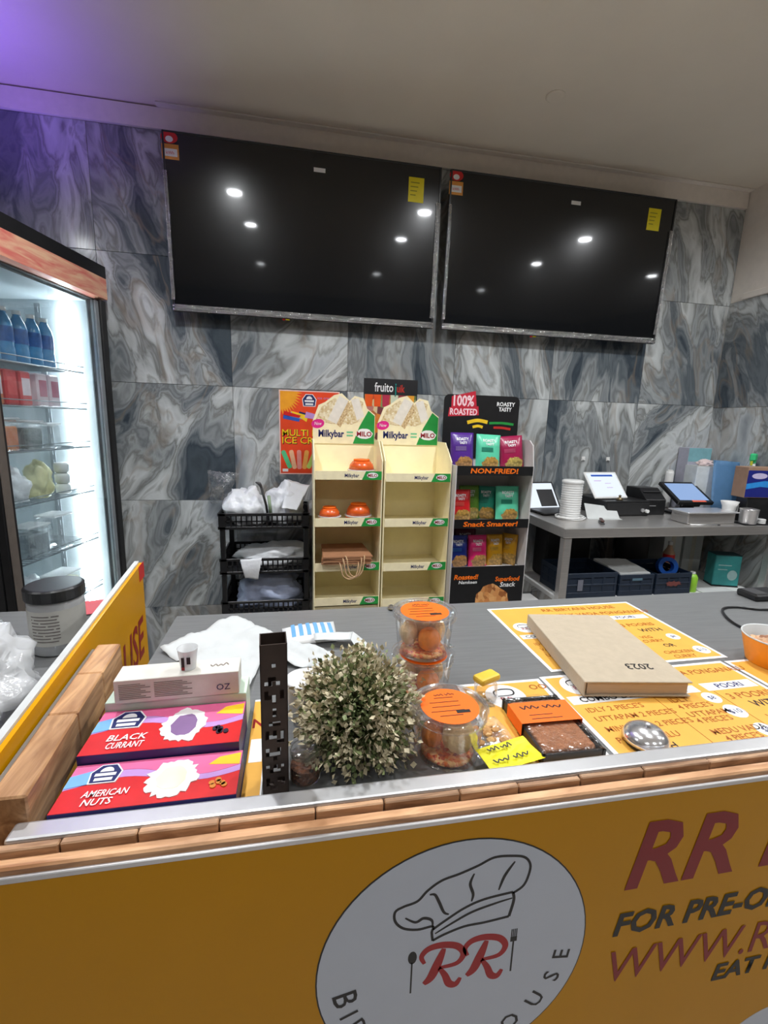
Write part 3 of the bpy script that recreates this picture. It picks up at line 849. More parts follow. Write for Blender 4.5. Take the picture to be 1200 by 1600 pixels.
# ================================================================== THINGS ON THE COUNTER
T = WT + .0003
def emblem(parent, M, cu, cv, s, lay=4):
    """dark blue shield-like badge with a pale dome and two lines of lettering"""
    pts = [(cu + s * a, cv + s * b) for a, b in ((-.52, -.5), (.52, -.5), (.62, .12), (.30, .55), (-.30, .55), (-.62, .12))]
    e = print_(parent, 'emblem', pts, M, WHITEPR, lay)
    print_(e, 'emblem_field', [(cu + .9 * (u - cu), cv + .9 * (v - cv)) for u, v in pts], M, NAVY, lay + 1)
    print_(e, 'emblem_dome', [(cu + s * .26 * math.cos(a), cv + s * .12 + s * .26 * math.sin(a)) for a in [PI * k / 10 for k in range(11)]], M, WHITEPR, lay + 2)
    bm = BM()
    prism(bm, rect(cu - .40 * s, cu + .40 * s, cv - .12 * s, cv + .04 * s), M, 0, .0003 * (lay + 2)); prism(bm, rect(cu - .34 * s, cu + .34 * s, cv - .38 * s, cv - .22 * s), M, 0, .0003 * (lay + 2))
    obj('emblem_lines', bm, WHITEPR, e)
SPLASHW = mat('splash_white', rgb(244, 242, 240), .4)
def icecream_box(label, x, y, w, d, h, rotz, l1, l2, scoop, dots, side, base=REDPR, plain=False):
    t = thing('ice_cream_box', label, 'box', (x, y, T), rotz, 'ice cream boxes on the counter')
    obj('carton', bx(0, w, 0, d, 0, h - .0006), side, t)
    M = FLAT(0, 0, h - .0006)
    top = print_(t, 'printed_lid', rect(.0004, w - .0004, .0004, d - .0004), M, base, 2)
    if plain: 
        return t, top, M
    def band(v0, v1, m, nm, lay, bend=.12):
        n = 16; a, b = [], []
        for i in range(n + 1):
            u = .0004 + (w - .0008) * i / n
            k = bend * d * math.sin(i / n * 2.2 * PI - .6)
            a.append((u, min(d - .0004, d * v0 + k))); b.append((u, min(d - .0004, d * v1 + k * .6)))
        polys = [[a[i], a[i + 1], b[i + 1], b[i]] for i in range(n)]
        print_(top, nm, polys, M, m, lay)
    band(.52, 1.2, LILAC, 'lilac_wave', 3)
    band(.66, 1.2, PINKPR, 'pink_wave', 4, .14)
    print_(top, 'sky_wave', [(.0004, d * .48), (w * .16, d * .56), (w * .20, d * .70), (w * .12, d * .84), (.0004, d * .74)], M, SKYPR, 5)
    print_(top, 'orange_wave', [(w * .80, d * .72), (w * .99, d * .66), (w * .99, d * .94), (w * .86, d * .88)], M, YELPR, 5)
    emblem(top, M, w * .20, d * .73, d * .40, 6)
    print_(top, 'milk_splash', ell(w * .60, d * .50, w * .145, d * .40, 44, wob=.13, seed=len(label)), M, SPLASHW, 6)
    print_(top, 'scoop', ell(w * .60, d * .50, w * .085, d * .26, 20, wob=.08, seed=3), M, scoop, 7)
    R = random.Random(len(label))
    bm = BM()
    for k in range(6): prism(bm, ell(w * (.80 + .12 * R.random()), d * (.18 + .26 * R.random()), w * .018, d * .05, 10), M, 0, .0003 * 7)
    obj('flavour_pieces', bm, dots, top)
    lettering(top, l1, M, WHITEPR, w * .13, w * .38, d * .25, d * .38, shear=.15, bold=.012, lay=7)
    lettering(top, l2, M, WHITEPR, w * .15, w * (.38 if len(l2) > 5 else .31), d * .08, d * .21, shear=.15, bold=.012, lay=7)
    return t, top, M
BOXBLUE = mat('box_side_blue', rgb(44, 40, 104), .45)
icecream_box('red ice cream box with pale nut scoop, front one against the steel lip', -.257, .4612, .188, .0700, .0315, 0, 'AMERICAN', 'NUTS', mat('nut_scoop', rgb(244, 238, 208), .45), mat('nut_pieces', rgb(214, 130, 40), .5), BOXBLUE)
icecream_box('red ice cream box with purple berry scoop, behind the nut one', -.258, .5325, .184, .0850, .0435, 0, 'BLACK', 'CURRANT', mat('berry_scoop', rgb(136, 104, 150), .45), mat('berries', rgb(40, 30, 50), .4), BOXBLUE)
PALEG = mat('pale_green_print', rgb(214, 232, 214), .45)
t, top, M = icecream_box('pale green ice cream box under the long white carton', -.258, .6185, .184, .046, .056, 0, '', '', None, None, PALEG, PALEG, True)
print_(top, 'strawberry', ell(.158, .010, .014, .006), M, REDPR, 4)
lc = thing('long_carton', 'long white printed carton lying on the ice cream boxes', 'carton', (-.243, .6120, T + .0575), math.radians(2))
obj('carton_body', bx(0, .160, 0, .040, 0, .034, bev=.0008), mat('carton_white', rgb(226, 222, 212), .5), lc)
M = FRONT(0, -.0002, 0)
bm = BM()
for k in range(9):
    for a, b in ((.006, .045), (.050, .098)): prism(bm, rect(a, b - .006 * ((k * 7) % 3), .006 + k * .0026, .0070 + k * .0026), M, 0, .0003)
obj('fine_print', bm, mat('grey_print', rgb(140, 128, 120), .6), lc)
lettering(lc, 'OZ', M, NAVY, .130, .148, .008, .017)
scribble(lc, FLAT(0, 0, .0341), .120, .150, .018, .026, mat('grey_print', rgb(140, 128, 120), .6), 4, words=1)
dc = thing('small_cup', 'tiny clear cup with dark print standing on the long white carton', 'cup', (-.153, .635, T + .0920))
bm = BM(); lathe(bm, [(.010, 0), (.0135, .030), (.0140, .0305), (.0130, .0302), (.0095, .001)], 20, cap=False); lathe(bm, [(.0098, .0002), (.0098, .0008)], 20)
obj('cup_wall', bm, MILKY, dc, smooth=True)
print_(dc, 'cup_print', [rect(-.006, -.002, .008, .022), rect(.001, .006, .012, .022)], FRONT(0, -.0128, 0), BLACKPR, 2)
print_(dc, 'cup_print_red', rect(-.006, -.002, .003, .010), FRONT(0, -.0122, 0), CRIMSON, 2)

# menus laid flat
def menu(label, x0, x1, y0, y1, items, rotz=0, th=.0012, cols=(0.0, .52)):
    t = thing('menu_sheet', label, 'menu', ((x0 + x1) / 2, (y0 + y1) / 2, T), rotz, 'laminated menus on the counter')
    w_, d_ = (x1 - x0) / 2, (y1 - y0) / 2
    obj('sheet', bx(-w_, w_, -d_, d_, 0, th), WHITEPR, t)
    M = FLAT(0, 0, th)
    f = print_(t, 'yellow_field', rect(-w_ + .007, w_ - .007, -d_ + .007, d_ - .007), M, YELLOWM, 1)
    def uv(a, b): return -w_ + a * 2 * w_, -d_ + b * 2 * d_
    for it in items:
        k = it[0]
        if k == 't':       # text, u, v, height, colour, bold
            u, v = uv(it[2], it[3])
            lettering(f, it[1], M, it[5], u, None, v, v + it[4], bold=.012, lay=it[6] if len(it) > 6 else 2)
        elif k == 'c':     # white disc with dark mark
            u, v = uv(it[1], it[2]); r = it[3]
            dd = print_(f, 'price_disc', ell(u, v, r, r, 24), M, WHITEPR, 2)
            if it[4]: lettering(dd, it[4], M, NAVY, uc=u, v0=v - r * .3, v1=v + r * .3, lay=3)
        elif k == 'b':     # white banner with text
            u, v = uv(it[1], it[2])
            dd = print_(f, 'banner', rect(u, u + it[3], v, v + it[4]), M, WHITEPR, 2)
            lettering(dd, it[5], M, it[6], uc=u + it[3] / 2, v0=v + it[4] * .2, v1=v + it[4] * .8, bold=.015, lay=3)
        elif k == 'l':     # column rule
            u, v = uv(it[1], it[2]); u2, v2 = uv(it[1], it[3])
            print_(f, 'rule', rect(u - .0005, u + .0005, v, v2), M, BROWNPR, 2)
        elif k == 'logo':
            u, v = uv(it[1], it[2]); r = it[3]
            dd = print_(f, 'menu_logo', ell(u, v, r, r, 30), M, WHITEPR, 2)
            bm = BM(); stroke(bm, [(u - r * .5, v + r * .05), (u - r * .45, v + r * .45), (u, v + r * .6), (u + r * .5, v + r * .5), (u + r * .4, v + r * .1), (u - r * .4, v + r * .05)], r * .1, M, 0, .0009)
            obj('menu_hat', bm, BLACKPR, dd)
            lettering(dd, 'RR', M, CRIMSON, uc=u, v0=v - r * .45, v1=v - r * .05, lay=3)
    return t
RU, BK = BROWNPR, BLACKPR
items = [('logo', .105, .62, .024), ('t', 'RR BIRYANI HOUSE', .34, .88, .016, RU), ('t', 'IDLY VADA PONGANALU', .40, .77, .015, RU),
         ('b', .03, .44, .075, .018, 'COMBO', BK), ('b', .66, .66, .115, .020, 'POORI', NAVY), ('t', '3 POORIS', .70, .53, .014, RU), ('t', 'WITH', .76, .43, .015, BK),
         ('t', 'VEG', .70, .33, .011, RU), ('t', 'CURRY', .68, .27, .011, RU), ('t', 'OR', .76, .19, .013, BK), ('t', 'CHICKEN', .70, .10, .011, RU), ('t', 'CURRY', .72, .04, .011, RU),
         ('c', .90, .33, .014, '$8'), ('c', .93, .12, .016, '$10'), ('t', 'IDLY', .06, .34, .010, RU), ('t', 'VADA', .06, .26, .010, RU), ('t', 'UTTAPAM', .06, .18, .010, RU), ('l', .62, .05, .66)]
menu('yellow laminated menu lying under the closed diary', .452, .838, .702, .992, items, math.radians(0.6))
items2 = [('logo', .13, .84, .028), ('t', 'IDLY VADA PONGANALU', .47, .84, .014, RU), ('b', .03, .61, .155, .022, 'COMBO DEAL', BK), ('b', .44, .61, .085, .020, 'DAILY', BK), ('b', .70, .61, .105, .022, 'POORI', NAVY),
          ('t', "IDLY 2 PIECE'S", .06, .51, .012, RU), ('t', "UTTAPAM 2 PIECE'S", .06, .41, .012, RU), ('t', "MINI VADA 2 PIECE'S", .06, .30, .012, RU), ('t', 'PONGANALU', .06, .19, .012, RU), ('t', 'WITH', .14, .09, .013, BK),
          ('t', 'IDLY', .46, .52, .012, RU), ('t', "4 PIECE'S", .46, .44, .012, RU), ('t', 'UTTAPAM', .46, .35, .012, RU), ('t', "4 PIECE'S", .46, .28, .012, RU), ('t', 'MEDU VADA', .46, .16, .012, RU), ('t', "4 PIECE'S", .48, .09, .012, RU),
          ('c', .665, .53, .015, '$8'), ('c', .68, .36, .017, '$10'), ('c', .69, .15, .016, '$8'), ('t', "3 POORI'S", .75, .49, .016, RU), ('t', 'WITH', .80, .38, .016, BK), ('t', 'VEG', .78, .24, .012, RU), ('t', 'CURRY', .80, .15, .012, RU),
          ('c', .95, .26, .015, '$8'), ('l', .41, .04, .60), ('l', .72, .04, .60)]
menu('yellow laminated menu in front of the diary, beside the bell', .424, .812, .468, .690, items2, math.radians(1.0))
items3 = [('t', 'RR BIRYANI', .16, .70, .018, RU), ('t', 'IDLY VADA', .14, .58, .016, RU), ('b', .25, .42, .10, .022, 'KEBAB', BK), ('t', 'PIECES', .20, .28, .013, RU), ('t', 'CURRY', .2, .12, .013, RU), ('l', .18, .04, .5)]
menu('yellow laminated menu at the right end, under the paper bowl', .818, 1.205, .468, .693, items3, math.radians(0.4))
items4 = [('logo', .46, .80, .034), ('t', 'OO', .80, .86, .014, RU), ('t', 'PONGANALU', .30, .2, .012, RU), ('t', 'UTTAPAM', .30, .35, .012, RU)]
menu('yellow laminated menu half hidden behind the front snack tub', .266, .418, .462, .682, items4)
items5 = [('t', 'N', .925, .42, .022, CRIMSON), ('b', .92, .10, .022, .045, '', BK)]
items5[1] = ('b', .915, .12, .025, .040, ' ', BK)
m5 = thing('menu_sheet', 'yellow menu edge with a red N showing beside the ice cream boxes', 'menu', (-.0575, .58, T), 0, 'laminated menus on the counter')
obj('sheet', bx(-.0105, .0125, -.115, .105, 0, .0012), WHITEPR, m5)
M = FLAT(0, 0, .0012)
f5 = print_(m5, 'yellow_field', rect(-.0105, .0105, -.110, .100), M, YELLOWM, 1)
lettering(f5, 'N', M, CRIMSON, -.009, .008, .035, .055, bold=.02)
print_(f5, 'white_patch', rect(-.008, .009, -.035, .010), M, WHITEPR, 2)

# diary
dy = thing('diary', 'closed beige 2023 diary lying upside down on the menus', 'book', (.5715, .7375, T + .0042), math.radians(-8.2))
CLOTH = mat('beige_cover', rgb(186, 171, 148), .7, var=.05, scale=60, bump=.1, bscale=300)
obj('page_block', bx(-.084, .088, -.131, .131, .0026, .0244), mat('page_edges', rgb(196, 176, 152), .8, var=.1, scale=20, stretch=(1, 1, 60)), dy)
obj('front_cover', bx(-.090, .092, -.136, .136, .0246, .0272, bev=.0008), CLOTH, dy)
obj('back_cover', bx(-.090, .092, -.136, .136, .0, .0025, bev=.0008), CLOTH, dy)
bm = BM(); box(bm, -.0915, -.0885, -.136, .136, .0, .0272, bev=.001); obj('spine', bm, CLOTH, dy)
lettering(dy, '2023', FR((0, 0, .0273), (-1, 0, 0), (0, -1, 0)), BLACKPR, -.052, -.006, .078, .096, bold=.01, lay=1)

# perforated metal tower
tw = thing('cutlery_tower', 'tall dark square holder with cut-out pattern beside the plant', 'holder', (-.0285, .4985, T))
TWM = mat('dark_bronze', (0.066, 0.046, 0.038), .42, .3, var=.2)
TWH = .196; hw = .0150
pat = ['1111111', '1111111', '1111111', '1111111', '1110111', '1111111', '1111111', '1100111', '1001011', '1111111', '1011101', '1000101', '1110111', '1111111', '1110111', '1110111', '1111111', '1100011', '1111111', '1010101', '1000101', '1111001',
       '1111111', '1011011', '1000011', '1110111', '1111111', '1010101', '1100011', '1111111', '1011001', '1001101', '1100111', '1111111', '1111111']
cell = 2 * hw / 7; ch_ = TWH / len(pat)
for side in range(4):
    bm = BM()
    for r_, row in enumerate(pat):
        c_ = 0
        while c_ < 7:
            if row[c_] == '1':
                c2 = c_
                while c2 < 7 and row[c2] == '1': c2 += 1
                box(bm, -hw + c_ * cell, -hw + c2 * cell, -hw, -hw + .0012, TWH - (r_ + 1) * ch_, TWH - r_ * ch_)
                c_ = c2
            else: c_ += 1
    bmesh.ops.rotate(bm, verts=bm.verts, cent=(0, 0, 0), matrix=Matrix.Rotation(side * PI / 2, 3, 'Z'))
    obj('cut_out_side', bm, TWM, tw)
obj('holder_base', bx(-hw + .0013, hw - .0013, -hw + .0013, hw - .0013, 0, .002), TWM, tw)
tw.rotation_euler = (0, 0, math.radians(4))

# round bushy plant
pl = thing('potted_plant', 'round bushy artificial plant with pale green leaves on the counter', 'plant', (.078, .556, T))
bm = BM(); lathe(bm, [(.026, 0), (.034, .035), (.036, .036), (.032, .034), (.025, .003)], 24, cap=False); lathe(bm, [(.0255, 0.0002), (.0255, .0015)], 24)
obj('pot', bm, mat('pot_grey', rgb(150, 146, 138), .6), pl, smooth=True)
R = random.Random(11)
bm = BM()
cc = Vector((0, 0, .052))
stems = BM()
for s_ in range(560):
    while True:
        d = Vector((R.gauss(0, 1), R.gauss(0, 1), R.gauss(0, 1))).normalized()
        if d.z > -.75: break
    ln = R.uniform(.060, .081) * (1 if R.random() < .85 else 1.10)
    p0 = cc + d * .010; p1 = cc + d * ln + Vector((0, 0, R.uniform(-.004, .004)))
    if p1.z < .004: continue
    tube(stems, [p0, (p0 + p1) / 2 + Vector((R.uniform(-.004, .004), R.uniform(-.004, .004), 0)), p1], .0006, 3)
    for k in range(15):
        t_ = .45 + .57 * k / 12
        p = p0.lerp(p1, t_) + Vector((R.gauss(0, .003), R.gauss(0, .003), R.gauss(0, .003)))
        if p.z < .012: continue
        out = (d + Vector((R.gauss(0, .55), R.gauss(0, .55), R.gauss(0, .55)))).normalized()
        sd = out.cross(Vector((R.gauss(0, 1), R.gauss(0, 1), R.gauss(0, 1)))).normalized()
        L_ = R.uniform(.006, .0105); wd = L_ * R.uniform(.32, .46)
        nrm = out.cross(sd)
        a = bm.verts.new(p); b = bm.verts.new(p + out * L_ * .5 + sd * wd + nrm * .0008); c_ = bm.verts.new(p + out * L_); e_ = bm.verts.new(p + out * L_ * .5 - sd * wd + nrm * .0008)
        f = bm.faces.new((a, b, c_, e_))
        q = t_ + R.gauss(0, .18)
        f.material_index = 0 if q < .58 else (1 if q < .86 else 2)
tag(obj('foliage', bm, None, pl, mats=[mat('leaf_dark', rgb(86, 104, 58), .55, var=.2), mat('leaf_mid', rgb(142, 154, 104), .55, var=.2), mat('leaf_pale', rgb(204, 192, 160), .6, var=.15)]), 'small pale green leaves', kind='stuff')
obj('twigs', stems, mat('twig', rgb(86, 84, 52), .7), pl)

# round clear snack tubs with orange labels
def ribball(label, loc, r, m, sq=.85, group='fried snacks in the tubs', ribs=9):
    bm = BM()
    prof = [(r * math.sin(a), r * sq * (1 - math.cos(a))) for a in [PI * k / 12 for k in range(1, 12)]]
    lathe(bm, prof, 36, ribs=ribs, ribamp=.06)
    return place(tag(obj('fried_snack', bm, m, smooth=True), label, 'snack', group), loc, R.random() * 3)
def tub(label, x, y, z, r=.049, h=.068, tabang=0.0):
    t = thing('snack_tub', label, 'tub', (x, y, z), tabang, 'round snack tubs')
    bm = BM(); n = 40
    lathe(bm, [(.001, .0004), (r * .80, .0004), (r * .84, .002), (r * .97, h - .008), (r * 1.03, h - .007), (r * 1.03, h - .002), (r * .99, h)], n, cap=False, ribs=0)
    obj('tub_wall', bm, CLEAR, t, smooth=True)
    bm = BM(); lathe(bm, [(r * 1.06, h - .006), (r * 1.07, h + .003), (r * .98, h + .0045), (r * .94, h + .001), (r * .90, h + .0012), (r * .001, h + .0012)], n, cap=False)
    box(bm, r * 1.03, r * 1.26, -.008, .008, h - .001, h + .0003)
    obj('lid', bm, CLEAR, t, smooth=True)
    M = FR((0, 0, h + .0014), (math.cos(-tabang), math.sin(-tabang), 0), (-math.sin(-tabang), math.cos(-tabang), 0))
    s = print_(t, 'orange_label', ell(0, 0, r * .80, r * .80, 40), M, FLUO, 1)
    bm = BM()
    for k in range(5):
        ww = r * (.34, .52, .50, .58, .40)[k]
        prism(bm, rect(-ww, ww * .6, r * (.36 - .2 * k), r * (.36 - .2 * k) + .0010), M, 0, .0006)
    prism(bm, rect(r * .10, r * .48, -r * .36, -r * .24), M, 0, .0006)
    obj('label_print', bm, BLACKPR, s)
    scribble(s, M, -r * .30, r * .34, r * .46, r * .58, BLACKPR, int(x * 999), 2)
    return t
MUR_O = mat('snack_orange', rgb(226, 128, 30), .55, var=.2, scale=70, bump=.3)
MUR_T = mat('snack_tan', rgb(220, 186, 130), .6, var=.15, scale=70, bump=.3)
MUR_R = cells_mat('chilli_mix', [rgb(196, 60, 20), rgb(226, 120, 40), rgb(236, 190, 120), rgb(170, 40, 14)], 220)
def spread(label, x, y, z, r):
    bm = BM(); lathe(bm, [(r * .80, 0), (r, .0035), (r * .9, .007), (.002, .0085)], 28, cap=True)
    tag(place(obj('snack_crumbs', bm, MUR_R, smooth=True), (x, y, z)), label, 'crumbs', None, 'stuff')
def filled(label, x, y, z, who, mix, ang=0.0):
    tub(label, x, y, z, tabang=ang)
    spread('red spicy crumbs at the bottom of ' + who, x, y, z + .0012, .037)
    ribball('orange ribbed fried snack at the middle front of ' + who, (x + .004, y - .0185, z + .0102), .0175, MUR_O, 1.1)
    ribball('tan ribbed fried snack on the left in ' + who, (x - .0235, y + .004, z + .0102), .0135, mix, 1.6)
    ribball('tan ribbed fried snack on the right in ' + who, (x + .025, y + .008, z + .0102), .0130, mix, 1.6)
    ribball('tan ribbed fried snack at the back of ' + who, (x + .000, y + .021, z + .0102), .0145, mix, 1.6)
TX, TY = .2005, .675
filled('lower tub of the stack behind the plant, label hidden', TX + .001, TY, T, 'the lower stacked tub', MUR_T, .4)
filled('upper tub of the stack with round orange label', TX, TY, T + .0735, 'the upper stacked tub', MUR_T, 2.7)
tub('front snack tub with round orange label right of the plant', .1985, .5300, T)
spread('red spicy crumbs at the bottom of the front tub', .1985, .5300, T + .0012, .036)
ribball('big tan ribbed fried snack at the front of the front tub', (.2085, .5170, T + .0102), .0212, MUR_T, 1.15)
ribball('big orange ribbed fried snack on the left of the front tub', (.1770, .5320, T + .0102), .0150, MUR_O, 1.25)
ribball('orange ribbed fried snack at the back of the front tub', (.2070, .5560, T + .0102), .0150, MUR_O, 1.0)

# small things between tubs and tray
yb = thing('yellow_top_jar', 'small clear jar with yellow wrapper beside the snack tubs', 'jar', (.300, .640, T + .0016), .4)
bm = BM(); lathe(bm, [(.016, 0), (.019, .003), (.019, .024), (.015, .030)], 24); obj('jar_wall', bm, CLEAR, yb, smooth=True)
obj('yellow_wrapper', bx(-.021, .021, -.0120, .0120, .0305, .0420, bev=.004, seg=2), mat('wrapper_yellow', rgb(240, 200, 70), .4), yb)
CAKE = mat('brown_cake', rgb(176, 116, 78), .75, var=.15, scale=90, bump=.5, bscale=160)
def cake_tray(label, x, y, w_, d_, rot, lab, labm, off):
    t = thing('cake_tray', label, 'tray', (x, y, T + .0016), rot, 'packed cakes on the counter')
    bm = BM()
    box(bm, -w_ / 2 + .004, w_ / 2 - .004, -d_ / 2 + .004, d_ / 2 - .004, 0, .0012)
    for a in (-1, 1):
        box(bm, a * (w_ / 2 - .003) - .002, a * (w_ / 2 - .003) + .002, -d_ / 2, d_ / 2, 0, .016)
        box(bm, -w_ / 2, w_ / 2, a * (d_ / 2 - .003) - .002, a * (d_ / 2 - .003) + .002, 0, .016)
    obj('black_tray', bm, BLACKP, t)
    bm = BM(); box(bm, -w_ / 2 + .008, w_ / 2 - .008, -d_ / 2 + .010, d_ / 2 - .010, .0014, .0165, bev=.004, seg=2)
    obj('cake_slab', bm, CAKE, t, smooth=True)
    bm = BM(); sheet(bm, (-w_ / 2, -d_ / 2, .0178), (w_ / 2, -d_ / 2, .0178), (w_ / 2, d_ / 2, .0178), (-w_ / 2, d_ / 2, .0178), 14, .0016, 70, th=.0002, seed=4)
    obj('cling_film', bm, clear_mat('cling_film', (.98, .98, .98), .05, .16, bump=.3), t, smooth=True)
    M = FLAT(0, 0, .0215)
    bm = BM(); y0, y1 = off
    prism(bm, rect(-w_ / 2 - .001, w_ / 2 + .001, y0, y1), M, 0, .0004)
    lb_ = obj('paper_band', bm, labm, t)
    for a in (-1, 1):
        obj('band_flap', bx(a * (w_ / 2 + .0012) - .0002, a * (w_ / 2 + .0012) + .0002, y0, y1, .002, .0218), labm, lb_)
    M2 = FLAT(0, 0, .0219)
    scribble(lb_, M2, -w_ * .36, w_ * .42, y0 + (y1 - y0) * .60, y0 + (y1 - y0) * .84, BLACKPR, 5, 1)
    bm = BM()
    for k in range(2): prism(bm, rect(-w_ * .3, w_ * (.22 - .12 * k), y0 + (y1 - y0) * (.16 + .18 * k), y0 + (y1 - y0) * (.16 + .18 * k) + .0012), M2, 0, .0003)
    obj('label_print', bm, BLACKPR, lb_)
    return t
cake_tray('black tray of brown cake with orange paper band', .3600, .5450, .092, .130, math.radians(-1), 'Mysore Pak', FLUO, (-.006, .042))
sp = thing('snack_bag', 'clear snack bag with bright yellow label beside the cake tray', 'bag', (.268, .5150, T + .0016), math.radians(9))
bm = BM(); sheet(bm, (-.034, -.045, .003), (.032, -.045, .003), (.030, .06, .006), (-.032, .06, .006), 12, .006, 45, th=.0003, seed=2, zmin=.001)
obj('bag_film', bm, CLEARB, sp, smooth=True)
R = random.Random(5)
bm = BM()
for k in range(10):
    g = bmesh.ops.create_icosphere(bm, subdivisions=1, radius=.006)['verts']
    o_ = Vector((R.uniform(-.020, .020), R.uniform(.008, .050), .006))
    for v in g: v.co = Vector((v.co.x * 1.4, v.co.y, v.co.z * .7)) + o_
obj('biscuit_pieces', bm, cells_mat('biscuit', [rgb(206, 158, 92), rgb(170, 118, 60), rgb(226, 186, 120)], 90), sp)
bm = BM(); sheet(bm, (-.040, -.046, .014), (.042, -.042, .014), (.036, -.001, .017), (-.040, -.004, .017), 8, .002, 30, th=.0004, seed=8)
ylb = obj('yellow_label', bm, FLUOY, sp)
M = FR((0, -.022, .0195), (1, .02, 0), (0, 1, .07))
scribble(ylb, M, -.028, .012, .006, .014, BLACKPR, 3); scribble(ylb, M, -.030, .028, -.014, -.005, BLACKPR, 9, name='handwriting')

# call bell
cb = thing('call_bell', 'shiny steel call bell by the steel lip, on the menu', 'bell', (.4840, .5020, T + .0022))
bm = BM(); lathe(bm, [(.027, 0), (.028, .002), (.028, .005), (.025, .006)], 32); obj('bell_base', bm, BLACKP, cb, smooth=True)
bm = BM(); lathe(bm, [(.031, .0065), (.0305, .011), (.0275, .017), (.020, .023), (.009, .026), (.003, .0265)], 36); obj('bell_dome', bm, mat('chrome', (.82, .82, .84), .18, .85, var=.02), cb, smooth=True)
bm = BM(); lathe(bm, [(.0025, .0267), (.0025, .029), (.0040, .0295), (.0040, .031), (.002, .032)], 16); obj('bell_button', bm, STEELP, cb, smooth=True)

# paper bowl and cable at the right
pb = thing('paper_bowl', 'orange and white paper bowl at the right end of the counter', 'bowl', (.912, .672, T + .0022))
bm = BM(); lathe(bm, [(.046, 0), (.058, .048), (.0585, .052)], 36, cap=False); lathe(bm, [(.0455, .001), (.0455, .002)], 36); obj('bowl_side', bm, mat('bowl_orange', rgb(244, 150, 24), .4), pb, smooth=True)
bm = BM(); lathe(bm, [(.0590, .0515), (.0600, .053), (.0590, .0545), (.0572, .053), (.0445, .004)], 36, cap=False); obj('bowl_rim', bm, PAPER, pb, smooth=True)
bm = BM(); blob(bm, (0, 0, .018), (.040, .040, .018), 3, .3); obj('bowl_contents', bm, cells_mat('bowl_food', [rgb(190, 130, 90), rgb(220, 180, 140), rgb(140, 90, 60)], 60), pb)
bm = BM(); tube(bm, catmull([(1.30, .905, T + .003), (1.16, .902, T + .003), (1.10, .925, T + .003), (1.052, .918, T + .003), (1.012, .868, T + .003), (.998, .822, T + .003), (1.012, .800, T + .003), (1.06, .79, T + .003)], 8), .0028, 8)
o = obj('black_cable', bm, BLACKP, smooth=True); tag(o, 'thin black cable curling across the right end of the counter', 'cable')
bk = thing('card_reader', 'small black card reader at the far right of the counter', 'card reader', (1.25, .985, T))
obj('reader_body', bx(-.055, .045, -.03, .03, 0, .018, bev=.004), BLACKP, bk); obj('reader_screen', bx(-.048, -.01, -.022, .022, .0182, .0186), DARKG, bk)

# white papers, wipes packet
wp = tag(obj('tissue_sheet', sheet(BM(), (-.085, .690, T + .004), (-.050, .905, T + .006), (-.135, 1.020, T + .004), (-.258, .868, T + .002), 22, .012, 16, seed=3, zmin=T + .0005), PAPER, smooth=True), 'large crumpled white tissue sheet behind the ice cream boxes', 'paper')
tag(obj('tissue_strip', sheet(BM(), (-.048, .80, T + .002), (.062, .735, T + .012), (.066, .790, T + .012), (-.040, .905, T + .004), 16, .010, 26, seed=6, zmin=T + .0005), PAPER, smooth=True), 'white tissue strip twisting toward the plant', 'paper')
wk = thing('wipes_packet', 'blue and white striped packet lying on the worktop', 'packet', (.025, .915, T), math.radians(4))
bm = BM(); sheet(bm, (-.055, -.048, .0), (.050, -.048, .0), (.055, .045, .0), (-.058, .030, .0), 12, 0, th=.0004, fn=lambda p, u, v: Vector((p.x, p.y, .001 + .012 * math.sin(PI * u) ** .5 * math.sin(PI * v) ** .5)))
obj('packet_body', bm, WHITEP, wk, smooth=True)
bm = BM()
for k in range(6):
    u = -.040 + k * .0155
    sheet(bm, (u, -.030, 0), (u + .008, -.030, 0), (u + .008, .030, 0), (u, .028, 0), 6, 0, th=.0004, fn=lambda p, uu, v: Vector((p.x, p.y, .0022 + .012 * max(0, math.sin(PI * (p.x + .055) / .108)) ** .5 * max(0, math.sin(PI * (p.y + .046) / .086)) ** .5)))
obj('blue_stripes', bm, mat('packet_blue', rgb(110, 170, 224), .4), wk)
tag(obj('paper_tape', sheet(BM(), (.004, .850, T + .018), (.100, .845, T + .030), (.104, .880, T + .030), (.010, .886, T + .018), 12, .004, 30, seed=2), PAPER, smooth=True), 'loose white paper tape lying over the striped packet', 'paper') if False else None
pt = BM(); sheet(pt, (.030, .846, T + .016), (.100, .838, T + .018), (.108, .872, T + .018), (.030, .878, T + .016), 10, .002, 30, seed=2); sheet(pt, (.1005, .838, T + .018), (.118, .795, T + .001), (.142, .842, T + .001), (.1085, .872, T + .018), 10, .002, 30, seed=5, zmin=T + .0005)
tag(obj('paper_tape', pt, PAPER, smooth=True), 'loose white paper tape beside the striped packet', 'paper')
wc = thing('white_tub', 'white round tub half hidden behind the plant', 'tub', (.0095, .640, T))
bm = BM(); lathe(bm, [(.024, 0), (.0275, .048), (.029, .049), (.029, .055), (.026, .057)], 30); obj('tub_body', bm, WHITEP, wc, smooth=True)
bm = BM(); lathe(bm, [(.0295, .0572), (.0295, .0600), (.027, .0612)], 30); obj('tub_lid', bm, WHITEP, wc, smooth=True)
bj = thing('spice_jar', 'small clear jar of brown spice between tower and plant', 'jar', (.0070, .5110, T))
bm = BM(); lathe(bm, [(.017, 0), (.019, .003), (.019, .030), (.016, .036)], 26); obj('jar_wall', bm, CLEAR, bj, smooth=True)
bm = BM(); lathe(bm, [(.016, .001), (.0178, .004), (.0178, .020)], 26); obj('spice', bm, cells_mat('brown_spice', [rgb(90, 50, 24), rgb(150, 90, 50), rgb(60, 34, 18)], 260), bj)
